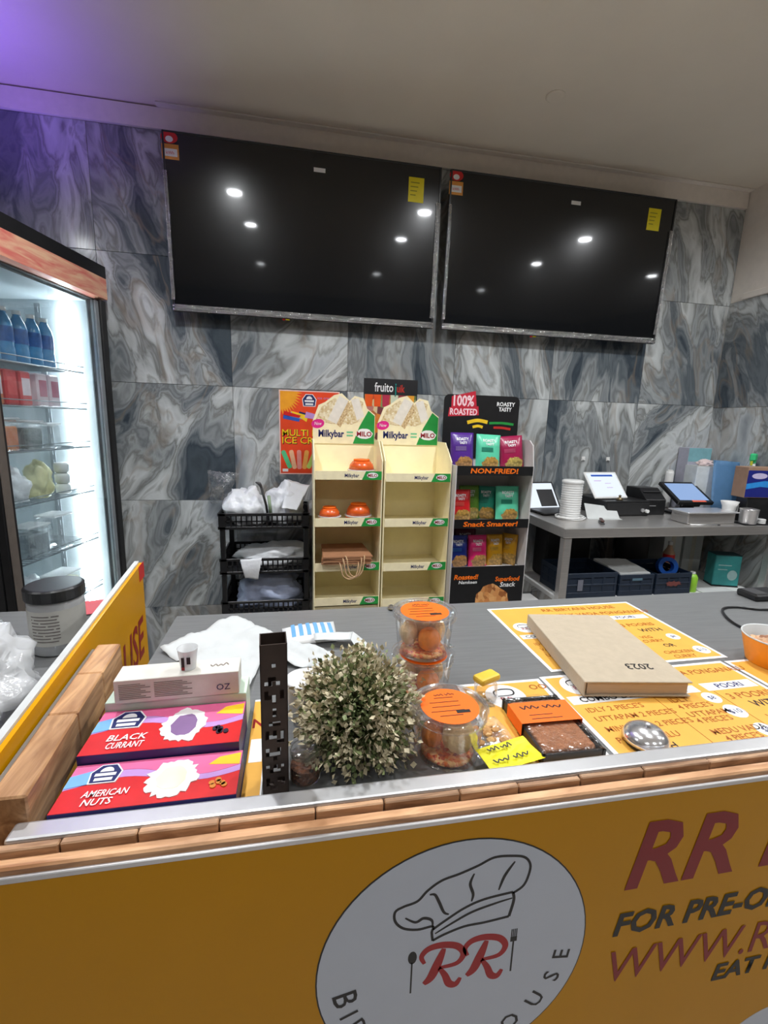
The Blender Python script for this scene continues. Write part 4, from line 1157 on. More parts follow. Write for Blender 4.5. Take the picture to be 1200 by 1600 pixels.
bm = BM(); lathe(bm, [(.0185, .0362), (.0185, .042), (.017, .043)], 26); obj('jar_lid', bm, CLEAR, bj, smooth=True)
kn = thing('black_knob', 'tiny black knob on the far edge of the worktop', 'knob', (.218, 1.015, T))  # a small black knob, modelled as body and tip
bm = BM(); lathe(bm, [(.007, 0), (.008, .006), (.005, .011)], 16); obj('knob_body', bm, BLACKP, kn, smooth=True)
bm = BM(); lathe(bm, [(.003, .0112), (.0025, .013)], 10); obj('knob_tip', bm, DARKG, kn, smooth=True)

# ================================================================== LEFT WORKTOP
lw = thing('side_worktop', 'grey side worktop left of the yellow side sign', 'counter', (-.75, .80, 0))
obj('top_slab', bx(-.75, .355, -.36, .305, .98, 1.01, bev=.002), WORKTOP, lw); obj('cabinet_body', bx(-.72, .34, -.34, .28, 0, .979), DARKG, lw)
jr = thing('black_lid_jar', 'clear plastic jar with black lid and printed label by the side sign', 'jar', (-.448, .915, T))
bm = BM(); lathe(bm, [(.040, 0), (.045, .004), (.045, .096), (.041, .106)], 36); obj('jar_wall', bm, MILKY, jr, smooth=True)
bm = BM(); lathe(bm, [(.0455, .022), (.0455, .088)], 36, cap=False); jl = obj('jar_label', bm, mat('jar_label_paper', rgb(206, 204, 196), .6), jr, smooth=True)
bm = BM()
for k in range(9):
    a0 = -PI / 2 - .55
    for i in range(8):
        a1 = a0 + i * .13; a2 = a1 + (.13 if (i * 5 + k * 3) % 7 else .06)
        q = [Vector((.0458 * math.cos(a), .0458 * math.sin(a), z)) for a, z in ((a1, .030 + k * .006), (a2, .030 + k * .006), (a2, .032 + k * .006), (a1, .032 + k * .006))]
        bm.faces.new([bm.verts.new(v) for v in q])
obj('label_print', bm, mat('label_grey', rgb(120, 112, 108), .6), jl)
bm = BM(); lathe(bm, [(.0475, .104), (.048, .106), (.048, .124), (.045, .127), (.043, .1275)], 40, ribs=40, ribamp=.008); obj('jar_lid', bm, BLACKP, jr, smooth=False)
for k, (x, y, r3, lab, m) in enumerate([(-.468, .700, (.072, .085, .066), 'big crumpled milky plastic bag on the side worktop, nearest', MILKY),
                                        (-.535, .835, (.048, .042, .058), 'small clear plastic bag on the side worktop beside the jar', CLEARB),
                                        (-.430, .580, (.045, .055, .040), 'crumpled clear wrap close against the side sign', CLEARB)]):
    bm = BM(); blob(bm, (0, 0, 0), r3, k + 21, .45, 2.4)
    place(tag(obj('plastic_bag', bm, m, smooth=True), lab, 'bag', 'plastic bags on the side worktop'), (x, y, T + .001))
nb = thing('napkin_pack', 'red and white napkin pack on the side worktop behind the jar', 'packet', (-.475, 1.045, T), .25)
obj('napkins', bx(-.06, .055, -.04, .04, 0, .022, bev=.003), PAPER, nb); obj('red_band', bx(-.02, .056, -.041, .041, .0225, .0235), mat('napkin_red', rgb(200, 60, 70), .5), nb)

# ================================================================== WALL POSTERS
WF = 2.5855
po = thing('ice_cream_poster', 'red and orange ice cream poster taped to the tiled wall', 'poster', (-.095, WF, 1.155))
obj('paper', bx(0, .324, -.001, 0, 0, .450), mat('poster_edge', rgb(238, 200, 190), .5), po)
M = FRONT(0, -.001, 0)
pf = print_(po, 'poster_field', rect(.006, .318, .006, .444), M, mat('poster_red', rgb(236, 74, 34), .4, var=.12, scale=6), 1)
star = []
for k in range(24):
    a = -PI / 2 * k / 23; r = .13 if k % 2 else .095
    star.append((.006 + r * math.cos(a) * .9, .444 + r * math.sin(a)))
print_(pf, 'starburst', [(.006, .444)] + star[::-1], M, mat('burst_orange', rgb(255, 168, 40), .4), 2)
emblem(pf, M, .160, .398, .062, 3)
lettering(pf, 'ice creams', M, LILAC, .205, .300, .408, .420, lay=3)
R = random.Random(2)
for k, (c, u) in enumerate(((BLUEPR, .02), (SKYPR, .055), (NAVY, .10), (YELPR, .06), (LILAC, .135), (REDPR, .02))):
    print_(pf, 'carton_picture', [(u, .30 + .012 * k % .04), (u + .085, .285 + .01 * k % .03), (u + .095, .318), (u + .008, .340)], M, c, 3 + k)
lettering(pf, 'MULTI PACK', M, BLACKPR, .017, .305, .206, .242, bold=.02, lay=3); lettering(pf, 'MULTI PACK', M, mat('poster_yellow', rgb(250, 214, 30), .4), .015, .303, .209, .244, bold=.005, lay=4)
lettering(pf, 'ICE CREAM', M, BLACKPR, .017, .290, .165, .201, bold=.02, lay=3); lettering(pf, 'ICE CREAM', M, MATS['poster_yellow'], .015, .288, .168, .203, bold=.005, lay=4)
for k, (u, a, c) in enumerate(((.045, .40, 'ice_green'), (.075, .2, 'ice_peach'), (.105, .02, 'ice_pink'), (.135, -.15, 'ice_orange'), (.165, -.4, 'ice_lime'))):
    mm = mat(c, {'ice_green': rgb(90, 200, 140), 'ice_peach': rgb(244, 190, 150), 'ice_pink': rgb(240, 160, 150), 'ice_orange': rgb(246, 180, 90), 'ice_lime': rgb(190, 220, 110)}[c], .4)
    cx, cy = .105 + (u - .105) * 1.15, .083
    print_(pf, 'ice_stick_picture', [(cx + p * math.cos(a) - q * math.sin(a), cy + p * math.sin(a) + q * math.cos(a)) for p, q in rrect(-.012, .012, -.055, .05, .010)], M, mm, 3 + k % 2)
print_(pf, 'corner_mark', rect(.015, .045, .014, .030), M, WHITEPR, 3)

p2 = thing('juice_poster', 'black juice poster on the wall behind the display stands', 'poster', (.360, WF, 1.265))
obj('paper', bx(0, .303, -.001, 0, 0, .420), BLACKPR, p2)
p2f = print_(p2, 'drinks_picture', rect(.006, .297, .02, .335), M, cells_mat('fruit_picture', [rgb(200, 70, 40), rgb(230, 150, 50), rgb(120, 40, 60), rgb(90, 130, 60), rgb(230, 210, 160), rgb(180, 60, 90)], 26, bump=0), 1)
for k, c in enumerate((rgb(238, 96, 30), rgb(240, 90, 30), rgb(190, 50, 80), rgb(216, 226, 200), rgb(150, 50, 60), rgb(246, 170, 50))):
    print_(p2f, 'glass_picture', [(.012 + k * .047, .27), (.048 + k * .047, .27), (.052 + k * .047, .335), (.010 + k * .047, .335)], M, mat('juice_%d' % k, c, .4), 2)
lettering(p2, 'fruito', M, WHITEPR, .060, .165, .352, .400, bold=.015); lettering(p2, 'j', M, mat('juice_teal', rgb(20, 150, 140), .4), .172, .182, .345, .398, bold=.02); lettering(p2, 'uik', M, mat('juice_red', rgb(190, 50, 40), .4), .186, .230, .352, .392, bold=.02)

# ================================================================== CARDBOARD DISPLAY STANDS
GRAN = cells_mat('granola_print', [rgb(232, 214, 170), rgb(206, 176, 120), rgb(244, 232, 204), rgb(220, 196, 146)], 110, bump=0)
NOUG = mat('nougat_print', rgb(236, 228, 216), .5, var=.06, scale=40)
def brand_strip(lip, M, W):
    print_(lip, 'green_flash', [(W * .70, .0), (W, .0), (W, .040), (W * .76, .040)], M, GREENPR, 1)
    lettering(lip, 'Milkybar', M, NAVY, W * .44, W * .655, .012, .028, bold=.02, lay=1)
    b = print_(lip, 'white_oval', ell(W * .86, .021, W * .085, .013), M, WHITEPR, 2)
    lettering(b, 'MILO', M, CRIMSON, uc=W * .86, v0=.014, v1=.028, bold=.03, lay=3)
def display_stand(label, x, W, levels):
    t = thing('display_stand', label, 'display stand', (x, 2.10, 0), 0, 'cream cardboard display stands')
    D = .25; top = 1.350
    obj('back_panel', bx(.005, W - .005, D - .004, D, 0, top), CREAMCARD, t)
    for xx in (0, W - .005):
        bm = BM()
        prism(bm, [(0, 0), (D, 0), (D, top + .01), (.11, top + .01), (.05, top - .035), (0, top - .075)], FR((xx, 0, 0), (0, 1, 0), (0, 0, 1)), 0, .005)
        obj('side_panel', bm, CREAMCARD, t)
    bb = obj('base_panel', bx(.0055, W - .0055, .012, .016, 0, levels[-1] - .03), CREAMCARD, t)
    for z in levels:
        obj('shelf', bx(.0055, W - .0055, .006, D - .0045, z - .016, z - .012), CREAMCARD, t)
        lip = obj('shelf_lip', bx(.006, W - .006, -.003, .001, z - .018, z + .022), CREAMCARD2, t)
        brand_strip(lip, FRONT(.006, -.003, z - .018), W - .012)
    # printed header card
    hp = [(.004, top - .012), (W - .004, top - .012), (W - .004, top + .135), (W * .86, top + .165), (W * .80, top + .215), (W * .66, top + .225), (W * .58, top + .200), (W * .46, top + .235), (W * .34, top + .225), (W * .20, top + .190), (W * .10, top + .175), (.004, top + .10)]
    bm = BM(); prism(bm, hp, FRONT(0, D - .0045, 0), 0, .004); h = obj('header_card', bm, CREAMCARD2, t)
    M = FRONT(0, D - .0085, 0)
    print_(h, 'granola_picture', [(W * .05, top + .10), (W * .30, top + .085), (W * .62, top + .085), (W * .74, top + .10), (W * .80, top + .195), (W * .66, top + .215), (W * .58, top + .19), (W * .34, top + .21), (W * .14, top + .165)], M, GRAN, 1)
    print_(h, 'green_corner', [(W * .64, top - .010), (W - .006, top - .010), (W - .006, top + .13), (W * .88, top + .155), (W * .74, top + .075)], M, GREENPR, 2)
    for pts in ([(.24, .105), (.42, .225), (.56, .200), (.38, .085)], [(.60, .205), (.72, .215), (.82, .125), (.70, .105)]):
        print_(h, 'bar_picture', [(W * a, top + b) for a, b in pts], M, NOUG, 3)
    for pts in ([(.38, .085), (.56, .200), (.60, .170), (.44, .068)],):
        print_(h, 'bar_cut_face', [(W * a, top + b) for a, b in pts], M, cells_mat('bar_filling', [rgb(196, 160, 110), rgb(230, 206, 160), rgb(170, 130, 84)], 160, bump=0), 3)
    q = print_(h, 'pink_badge', ell(W * .09, top + .085, W * .10, .022, a=.2), M, mat('badge_pink', rgb(226, 40, 140), .4), 3)
    lettering(q, 'New', M, WHITEPR, W * .035, W * .15, top + .078, top + .094, shear=.2, lay=4)
    lettering(h, 'Milkybar', M, NAVY, W * .10, W * .50, top + .022, top + .056, bold=.03, lay=2)
    print_(h, 'equals_mark', [rect(W * .54, W * .64, top + .026, top + .034), rect(W * .54, W * .64, top + .042, top + .050)], M, mat('mint_print', rgb(120, 200, 150), .4), 2)
    b = print_(h, 'white_oval', ell(W * .82, top + .040, W * .13, .026, wob=.06, seed=2), M, WHITEPR, 3)
    lettering(b, 'MILO', M, CRIMSON, uc=W * .82, v0=top + .028, v1=top + .052, bold=.03, lay=4)
    return t
LV = (1.205, .985, .768, .595)
display_stand('cream cardboard display stand with orange tubs, beside the black rack', .072, .318, LV)
display_stand('empty cream cardboard display stand, beside the black snack stand', .398, .326, (1.197, .980, .760, .578))
ODOME = mat('orange_dome', rgb(226, 96, 34), .25, var=.12, scale=30, coat=.5)
def dome_tub(label, x, y, z, k, r=.066, tall=.078):
    t = thing('dome_tub', label, 'tub', (x, y, z), 0, 'orange tubs on the cream stand')
    bm = BM(); lathe(bm, [(r * .80, 0), (r * .92, .003), (r, .020), (r, .024)], 30); obj('tub_base', bm, mat('amber_plastic', rgb(210, 100, 50), .2, coat=.5, var=.1), t, smooth=True)
    bm = BM(); lathe(bm, [(r * 1.04, .0245), (r * 1.05, .029), (r * .98, .031)], 30); obj('rim', bm, MILKY, t, smooth=True)
    bm = BM(); lathe(bm, [(r * .94, .0315), (r * .86, tall * .68), (r * .66, tall * .9), (r * .58, tall * .92)], 30); obj('dome', bm, ODOME, t, smooth=True)
    bm = BM(); lathe(bm, [(r * .60, tall * .925), (r * .60, tall), (r * .56, tall * 1.02)], 30); obj('lid', bm, FLUO, t, smooth=True)
sh = .0115
dome_tub('orange domed tub alone on the top shelf of the cream stand', .305, 2.215, LV[0] - sh, 0)
dome_tub('orange domed tub on the left of the second shelf', .150, 2.185, LV[1] - sh, 1, .054, .072)
dome_tub('orange domed tub on the right of the second shelf', .292, 2.205, LV[1] - sh, 2, .064, .084)
KRAFT = mat('kraft_paper', rgb(166, 118, 84), .75, var=.06, scale=20, bump=.05)
for k in range(4):
    z = LV[2] + .0225 + k * .0105
    t = thing('paper_bag', 'folded brown paper bag with rope handle, %s in the stack of four' % ('lowest', 'second from bottom', 'third from bottom', 'topmost')[k], 'paper bag', (.225, 2.195, z), math.radians((-2, 1.5, -1, 2)[k]), 'folded paper bags on the cream stand')
    bm = BM(); sheet(bm, (-.115, -.125, 0), (.118, -.125, 0), (.108, .11, 0), (-.105, .11, 0), 10, .0012, 20, th=.0070, seed=k, zmin=0)
    obj('bag_body', bm, KRAFT, t)
    bm = BM(); x0 = -.03 + .006 * k
    pts = [(x0, -.120, .008), (x0 + .004, -.150, .000), (x0 + .016, -.158, -.045 - .006 * k), (x0 + .045, -.160, -.060 - .007 * k), (x0 + .074, -.158, -.045 - .005 * k), (x0 + .086, -.150, .000), (x0 + .088, -.120, .008)]
    tube(bm, catmull(pts, 6), .0032, 6); obj('rope_handle', bm, mat('rope', rgb(196, 160, 122), .8), t, smooth=True)

# ---- black snack stand
BLKCARD = mat('black_card', (.010, .010, .011), .4, var=.2)
GRYCARD = mat('pale_grey_card', rgb(206, 202, 200), .6, var=.04)
ORB = mat('orange_lettering', rgb(255, 118, 24), .4)
sx0, SW, SD = .728, .392, .25
sn = thing('snack_stand', 'tall black and grey snack stand full of coloured pouches', 'display stand', (sx0, 2.05, 0))
obj('back_panel', bx(.006, SW - .006, SD - .004, SD, 0, 1.34), GRYCARD, sn)
for xx in (0, SW - .005):
    bm = BM(); prism(bm, [(0, 0), (SD, 0), (SD, 1.262), (0, 1.262)] if xx == 0 else [(0, 0), (SD, 0), (SD, 1.385), (.06, 1.385), (.02, 1.36), (0, 1.26)], FR((xx, 0, 0), (0, 1, 0), (0, 0, 1)), 0, .005)
    obj('side_panel', bm, GRYCARD, sn)
SL = (1.262, 1.005, .772)
for z in SL:
    obj('shelf', bx(.006, SW - .006, .006, SD - .0045, z - .030, z - .026), GRYCARD, sn)
for z, tx, u0, u1 in ((SL[0], 'NON-FRIED!', .07, .31), (SL[1], 'Snack Smarter!', .05, .33)):
    lip = obj('shelf_lip', bx(.0055, SW - .0055, -.004, .001, z - .044, z), BLKCARD, sn)
    lettering(lip, tx, FRONT(0, -.004, z - .044), ORB, u0, u1, .010, .034, bold=.03, shear=.1)
bp_ = obj('base_panel', bx(.0055, SW - .0055, -.004, .001, 0, SL[2] - .004), BLKCARD, sn)
M = FRONT(0, -.004, 0)
lettering(bp_, 'Roasted!', M, ORB, .020, .145, .705, .730, bold=.03, shear=.15); lettering(bp_, 'Namkeen', M, WHITEPR, .045, .140, .682, .698, bold=.02, shear=.15)
lettering(bp_, 'Superfood', M, ORB, .235, .365, .690, .714, bold=.03, shear=.1); lettering(bp_, 'Snack', M, WHITEPR, .262, .345, .660, .684, bold=.02, shear=.15)
print_(bp_, 'snack_picture', ell(.225, .585, .095, .085, 24, wob=.12, seed=4) , M, cells_mat('roasted_picture', [rgb(206, 130, 70), rgb(236, 176, 110), rgb(150, 84, 40), rgb(220, 150, 84)], 46, bump=0), 1)
print_(bp_, 'lemon_picture', ell(.115, .545, .030, .022), M, mat('lemon_print', rgb(226, 216, 90), .45), 2)
bm = BM(); prism(bm, rrect(.001, .410, 1.28, 1.600, .028), FRONT(0, SD - .0045, 0), .0, .004); hc = obj('header_card', bm, BLKCARD, sn)
M = FRONT(0, SD - .0085, 0)
q = print_(hc, 'red_flash', [[(.030, 1.535), (.185, 1.545), (.190, 1.500), (.025, 1.490)], [(.040, 1.590), (.165, 1.620), (.175, 1.545), (.040, 1.535)]], M, mat('flash_red', rgb(200, 40, 60), .4), 1)
lettering(q, '100%', M, mat('flash_pink', rgb(250, 214, 220), .4), .050, .160, 1.545, 1.598, bold=.03, lay=2); lettering(q, 'ROASTED', M, MATS['flash_pink'], .034, .180, 1.500, 1.532, bold=.03, lay=2)
lettering(hc, 'ROASTY', M, WHITEPR, .285, .385, 1.550, 1.570, bold=.03); lettering(hc, 'TASTY', M, WHITEPR, .297, .368, 1.524, 1.544, bold=.03)
bm = BM(); stroke(bm, [(.130, 1.462), (.185, 1.474), (.240, 1.466)], .018, M, 0, .0006, taper=False); stroke(bm, [(.160, 1.440), (.190, 1.446), (.215, 1.440)], .014, M, 0, .0006, taper=False); obj('yellow_mark', bm, YELPR, hc)
bm = BM(); stroke(bm, [(.250, 1.462), (.320, 1.464), (.385, 1.458)], .012, M, 0, .0006, taper=False); obj('green_mark', bm, GREENPR, hc)
bm = BM(); stroke(bm, [(.275, 1.440), (.320, 1.440), (.370, 1.434)], .012, M, 0, .0006, taper=False); obj('red_mark', bm, mat('mark_red', rgb(200, 50, 44), .4), hc)
def pouch(label, x, y, z, w_, h_, d_, mname, col, food, name2, lean=8, turn=0, roll=0, words=('ROASTY', 'TASTY'), group='snack pouches'):
    t = thing('snack_pouch', label, 'snack packet', (x, y, z), rot=(math.radians(-lean), math.radians(roll), math.radians(turn)), group=group)
    m = packet_mat(mname, col, food)
    def th(u, v):
        a = max(0, 1 - (2 * u / w_) ** 4); k = v / h_
        b = max(0, min(1, (k - .05) / .22)) ** .6 * max(0, min(1, (.95 - k) / .25)) ** .6 if .05 < k < .95 else 0
        return d_ / 2 * (a ** .6) * b + .0006
    nx, nz = 10, 14
    bm = BM(); F, B_ = [], []
    for j in range(nz + 1):
        v = h_ * j / nz; fr_, br_ = [], []
        for i in range(nx + 1):
            u = -w_ / 2 + w_ * i / nx
            wob = .0012 * mnoise.noise(Vector((u * 60, v * 60, len(label))))
            fr_.append(bm.verts.new((u, -th(u, v) - wob * (1 if 0 < i < nx else 0), v))); br_.append(bm.verts.new((u, th(u, v), v)))
        F.append(fr_); B_.append(br_)
    for j in range(nz):
        for i in range(nx):
            bm.faces.new((F[j][i], F[j][i + 1], F[j + 1][i + 1], F[j + 1][i])); bm.faces.new((B_[j][i], B_[j + 1][i], B_[j + 1][i + 1], B_[j][i + 1]))
        bm.faces.new((F[j][0], F[j + 1][0], B_[j + 1][0], B_[j][0])); bm.faces.new((F[j][nx], B_[j][nx], B_[j + 1][nx], F[j + 1][nx]))
    for i in range(nx):
        bm.faces.new((F[0][i], B_[0][i], B_[0][i + 1], F[0][i + 1])); bm.faces.new((F[nz][i], F[nz][i + 1], B_[nz][i + 1], B_[nz][i]))
    p = obj('pouch', bm, m, t, smooth=True)
    M = FRONT()
    wp_ = lambda u, v: th(u, v) + .0014
    lettering(p, words[0], M, WHITEPR, -w_ * .28, w_ * .24, h_ * .78, h_ * .86, bold=.03, warp=wp_)
    lettering(p, words[1], M, WHITEPR, -w_ * .18, w_ * .16, h_ * .68, h_ * .75, bold=.03, warp=wp_)
    obj('name_patch', sheet(BM(), (-w_ * .34, 0, h_ * .50), (w_ * .12, 0, h_ * .50), (w_ * .12, 0, h_ * .62), (-w_ * .34, 0, h_ * .62), 6, 0, th=.0,
        fn=lambda q_, a, b: Vector((q_.x, -th(q_.x, q_.z) - .0016, q_.z))), mat(name2[0], name2[1], .4), p)
    return t
CH = rgb(224, 176, 90); TAN = rgb(214, 160, 96); YC = rgb(226, 200, 110)
shz = .0258
z = SL[0] - shz
pouch('purple snack pouch on the top shelf of the black stand', sx0 + .058, 2.135, z, .116, .178, .045, 'pouch_purple', rgb(84, 44, 140), TAN, ('patch_lilac', rgb(150, 120, 190)))
pouch('mint green snack pouch on the top shelf between purple and magenta', sx0 + .190, 2.135, z, .128, .172, .045, 'pouch_mint', rgb(96, 210, 170), CH, ('patch_mint', rgb(60, 170, 140)), turn=3, roll=2)
pouch('magenta snack pouch on the top shelf of the black stand', sx0 + .320, 2.135, z, .122, .168, .045, 'pouch_magenta', rgb(160, 30, 76), YC, ('patch_rose', rgb(214, 90, 130)), turn=-4, roll=-5)
z = SL[1] - shz
pouch('red snack pouch on the middle shelf, leftmost', sx0 + .058, 2.115, z, .104, .160, .045, 'pouch_red', rgb(206, 36, 40), CH, ('patch_red', rgb(230, 90, 80)))
pouch('olive green snack pouch on the middle shelf behind the red one', sx0 + .128, 2.175, z, .110, .172, .042, 'pouch_green', rgb(96, 140, 48), YC, ('patch_green', rgb(140, 180, 80)), turn=4)
pouch('teal snack pouch on the middle shelf, half hidden by the mint one', sx0 + .215, 2.180, z, .095, .168, .045, 'pouch_teal', rgb(40, 140, 116), CH, ('patch_teal', rgb(60, 160, 136)), turn=-22)
pouch('mint green snack pouch on the middle shelf, rightmost', sx0 + .310, 2.125, z, .124, .176, .048, 'pouch_mint', rgb(96, 210, 170), CH, ('patch_mint', rgb(60, 170, 140)))
z = SL[2] - shz
pouch('navy blue snack pouch on the lowest shelf', sx0 + .062, 2.120, z, .100, .160, .045, 'pouch_navy', rgb(32, 50, 130), TAN, ('patch_blue', rgb(60, 110, 190)))
pouch('hot pink snack pouch on the lowest shelf', sx0 + .166, 2.120, z, .098, .160, .045, 'pouch_pink', rgb(216, 40, 110), TAN, ('patch_pink', rgb(240, 130, 170)))
pouch('gold snack pouch on the lowest shelf beside the pink one', sx0 + .262, 2.130, z, .088, .160, .045, 'pouch_gold', rgb(206, 150, 30), CH, ('patch_gold', rgb(230, 186, 70)))
pouch('gold snack pouch turned sideways at the right of the lowest shelf', sx0 + .338, 2.140, z, .080, .160, .045, 'pouch_gold', rgb(206, 150, 30), CH, ('patch_gold', rgb(230, 186, 70)), turn=-42)
pouch('dark maroon snack pouch at the back of the lowest shelf', sx0 + .130, 2.205, z, .120, .176, .040, 'pouch_maroon', rgb(90, 20, 40), TAN, ('patch_maroon', rgb(130, 50, 60)))

# ================================================================== BLACK STORAGE RACK
rk = thing('storage_rack', 'black plastic three-tier storage rack by the tiled wall', 'rack', (-.155, 2.2, 0))
RW, RD = .206, .30
for a in (-1, 1):
    for y in (0.0, RD):
        obj('post', bx(a * (RW - .012) - .012, a * (RW - .012) + .012, y, y + .022, 0, 1.005, bev=.003), BLACKP, rk)
def basket(z):
    bm = BM(); h = .078; n = 15
    for (y0, y1) in ((-.004, .004), (RD + .018, RD + .026)):
        box(bm, -RW, RW, y0, y1, z + h - .014, z + h, bev=.002); box(bm, -RW, RW, y0, y1, z, z + .014, bev=.002); box(bm, -RW, RW, y0 + .001, y1 - .001, z + h / 2 - .003, z + h / 2 + .003)
        for k in range(n + 1):
            u = -RW + .03 + (2 * RW - .06) * k / n
            box(bm, u - .0035, u + .0035, y0 + .001, y1 - .001, z + .012, z + h - .012)
        for a in (-1, 1): box(bm, a * (RW - .014) - .014, a * (RW - .014) + .014, y0, y1, z, z + h)
    for a in (-1, 1):
        u0, u1 = (RW - .001, RW + .006) if a > 0 else (-RW - .006, -RW + .001)
        box(bm, u0, u1, 0, RD + .02, z + h - .014, z + h); box(bm, u0, u1, 0, RD + .02, z, z + .014)
        for k in range(11): box(bm, u0 + .001, u1 - .001, .012 + k * .029, .020 + k * .029, z + .012, z + h - .012)
    box(bm, -RW + .002, RW - .002, .006, RD + .016, z, z + .003)
    return obj('basket', bm, BLACKP, rk)
RZ = (.935, .715, .500)
for z in RZ: basket(z)
for k, (x, y, z, rr, lab, m, rot) in enumerate([
        (-.250, 2.34, RZ[0] + .004, (.095, .10, .105), 'bundle of white plastic bags on the left of the rack top', BAGW, 0),
        (-.065, 2.36, RZ[0] + .004, (.090, .09, .112), 'folded white plastic bags heaped on the right of the rack top', BAGW, .5),
        (-.13, 2.34, RZ[1] + .004, (.155, .10, .070), 'white plastic bags lying in the middle basket', BAGW, 0),
        (-.14, 2.34, RZ[2] + .004, (.165, .10, .105), 'pale blue plastic bags in the lowest basket', BAGB, 0)]):
    bm = BM(); blob(bm, (0, 0, 0), rr, k + 41, .35, 1.7)
    place(tag(obj('bag_bundle', bm, m, smooth=True), lab, 'plastic bags', 'bag bundles in the rack'), (x, y, z), rot)
for k, (pts, lab) in enumerate([(((-.075, 2.215, .022), (-.005, 2.215, .010), (.060, 2.34, .115), (-.050, 2.36, .135)), 'flat white paper bag propped up on the rack top'),
                                ]):
    P_ = [(x, y, RZ[0] + .075 + z) for x, y, z in pts]
    tag(obj('paper_bag', sheet(BM(), *P_, 12, .010, 12, seed=k + 2), BAGW, smooth=True), lab, 'bag')
tag(obj('plastic_sleeve', sheet(BM(), (-.250, 2.190, .700), (-.190, 2.190, .690), (-.170, 2.188, .800), (-.270, 2.188, .790), 12, .004, 30, seed=4,
        fn=lambda p, u, v: Vector((p.x, p.y - .012 * math.sin(PI * v), p.z))), BAGW, smooth=True), 'white plastic sleeve hanging over the middle basket rim', 'bag')
tg = thing('green_stem', 'dark thin stem with green tip standing among the bags on the rack', 'stem', (-.150, 2.26, RZ[0] + .005))  # a thin dark stem with a green wrap
bm = BM(); tube(bm, [(0.012, 0, 0), (0, 0, .10), (-.022, 0, .190)], .006, 8); obj('stem_rod', bm, BLACKP, tg, smooth=True)
bm = BM(); tube(bm, [(-.0222, 0, .1905), (-.030, 0, .205), (-.048, 0, .212)], [.007, .009, .003], 8); obj('stem_tip', bm, DARKG, tg, smooth=True)
bm = BM(); tube(bm, [(.020, .010, .05), (.012, .010, .145)], .008, 8); obj('green_wrap', bm, mat('sage_green', rgb(150, 170, 140), .5), tg, smooth=True)
bm = BM(); sheet(bm, (-.46, 2.56, 1.00), (-.38, 2.54, .985), (-.31, 2.56, 1.16), (-.47, 2.57, 1.17), 16, .012, 22, th=.0003, seed=7,
                 fn=lambda p, u, v: Vector((p.x, p.y - .03 * math.sin(PI * u) * math.sin(PI * v) - .012 * mnoise.noise(p * 25), p.z)))
tag(obj('clear_bag', bm, clear_mat('hung_clear_bag', (.97, .98, .99), .10, .16, bump=1.0, milky=.04), smooth=True), 'clear plastic bag hanging on the wall above the rack', 'bag')

# ================================================================== STEEL BENCH AND WHAT STANDS ON IT
BZ = .965
bn = thing('steel_bench', 'stainless steel work bench by the right wall with under-shelf', 'bench', (1.95, 2.27, 0))
obj('bench_top', bx(-.665, .645, -.27, .30, BZ - .050, BZ, bev=.004, seg=2), STEEL, bn)
for xx, yy in ((-.635, -.245), (-.635, .27), (.615, -.245), (.615, .27), (.0, .27)):
    obj('leg', bx(xx - .021, xx + .021, yy - .021, yy + .021, 0, BZ - .0505, bev=.004), STEEL, bn)
obj('under_shelf', bx(-.612, .592, -.222, .247, .545, .573, bev=.003), WHITEP, bn)
BT = BZ + .0004; US = .5734
# modem with coiled cable
md = thing('modem', 'white ribbed modem standing upright on the bench end', 'modem', (1.462, 2.245, BT))
bm = BM()
pr = [(.056, 0), (.056, .010)]
for k in range(14): pr += [(.050, .012 + k * .0125), (.054, .018 + k * .0125), (.054, .022 + k * .0125)]
pr += [(.051, .190), (.056, .194), (.056, .206), (.048, .210)]
lathe(bm, pr, 28); obj('modem_body', bm, WHITEP, md, smooth=True)
bm = BM(); pts = []
for k in range(70):
    a = k * .42; r = .066 + .016 * math.sin(k * .7) * .6 + .010 * (k % 7) / 7
    pts.append((r * math.cos(a) * 1.1, r * math.sin(a) * .8 - .01, .004 + .010 * (k / 70) + .002 * math.sin(k)))
tube(bm, pts, .0032, 6); obj('coiled_cable', bm, WHITEP, md, smooth=True)
# tablet at the bench's left end
SCRW = emis('screen_white', (.80, .88, 1.0), .72, .02)
SCRB = emis('screen_blue', (.34, .52, .90), .55, .02)
def slab_screen(name, label, cat, loc, rot, w_, d_, frame, scr, th=.010, b=.012, stand=None):
    t = thing(name, label, cat, loc, rot=rot)
    obj('frame', bx(-w_ / 2, w_ / 2, 0, th, 0, d_, bev=.003), frame, t)
    s = print_(t, 'lit_screen', rect(-w_ / 2 + b, w_ / 2 - b, b, d_ - b), FRONT(0, -.0001, 0), scr, 2)
    return t, s
t, s = slab_screen('order_tablet', 'lit tablet leaning at the bench end behind the snack stand', 'tablet', (1.430, 2.455, BT + .008), (math.radians(-38), 0, math.radians(6)), .245, .19, BLACKP, SCRW)
print_(s, 'dark_panel', rect(-.01, .10, .02, .135), FRONT(0, -.0001, 0), BLACKPR, 3)
obj('kickstand', bx(-.06, .06, .0105, .020, .0, .06), DARKG, t)
obj('tablet_keyboard', bx(-.10, .12, -.14, -.004, -.0, .008), DARKG, t).rotation_euler = (math.radians(38), 0, 0)
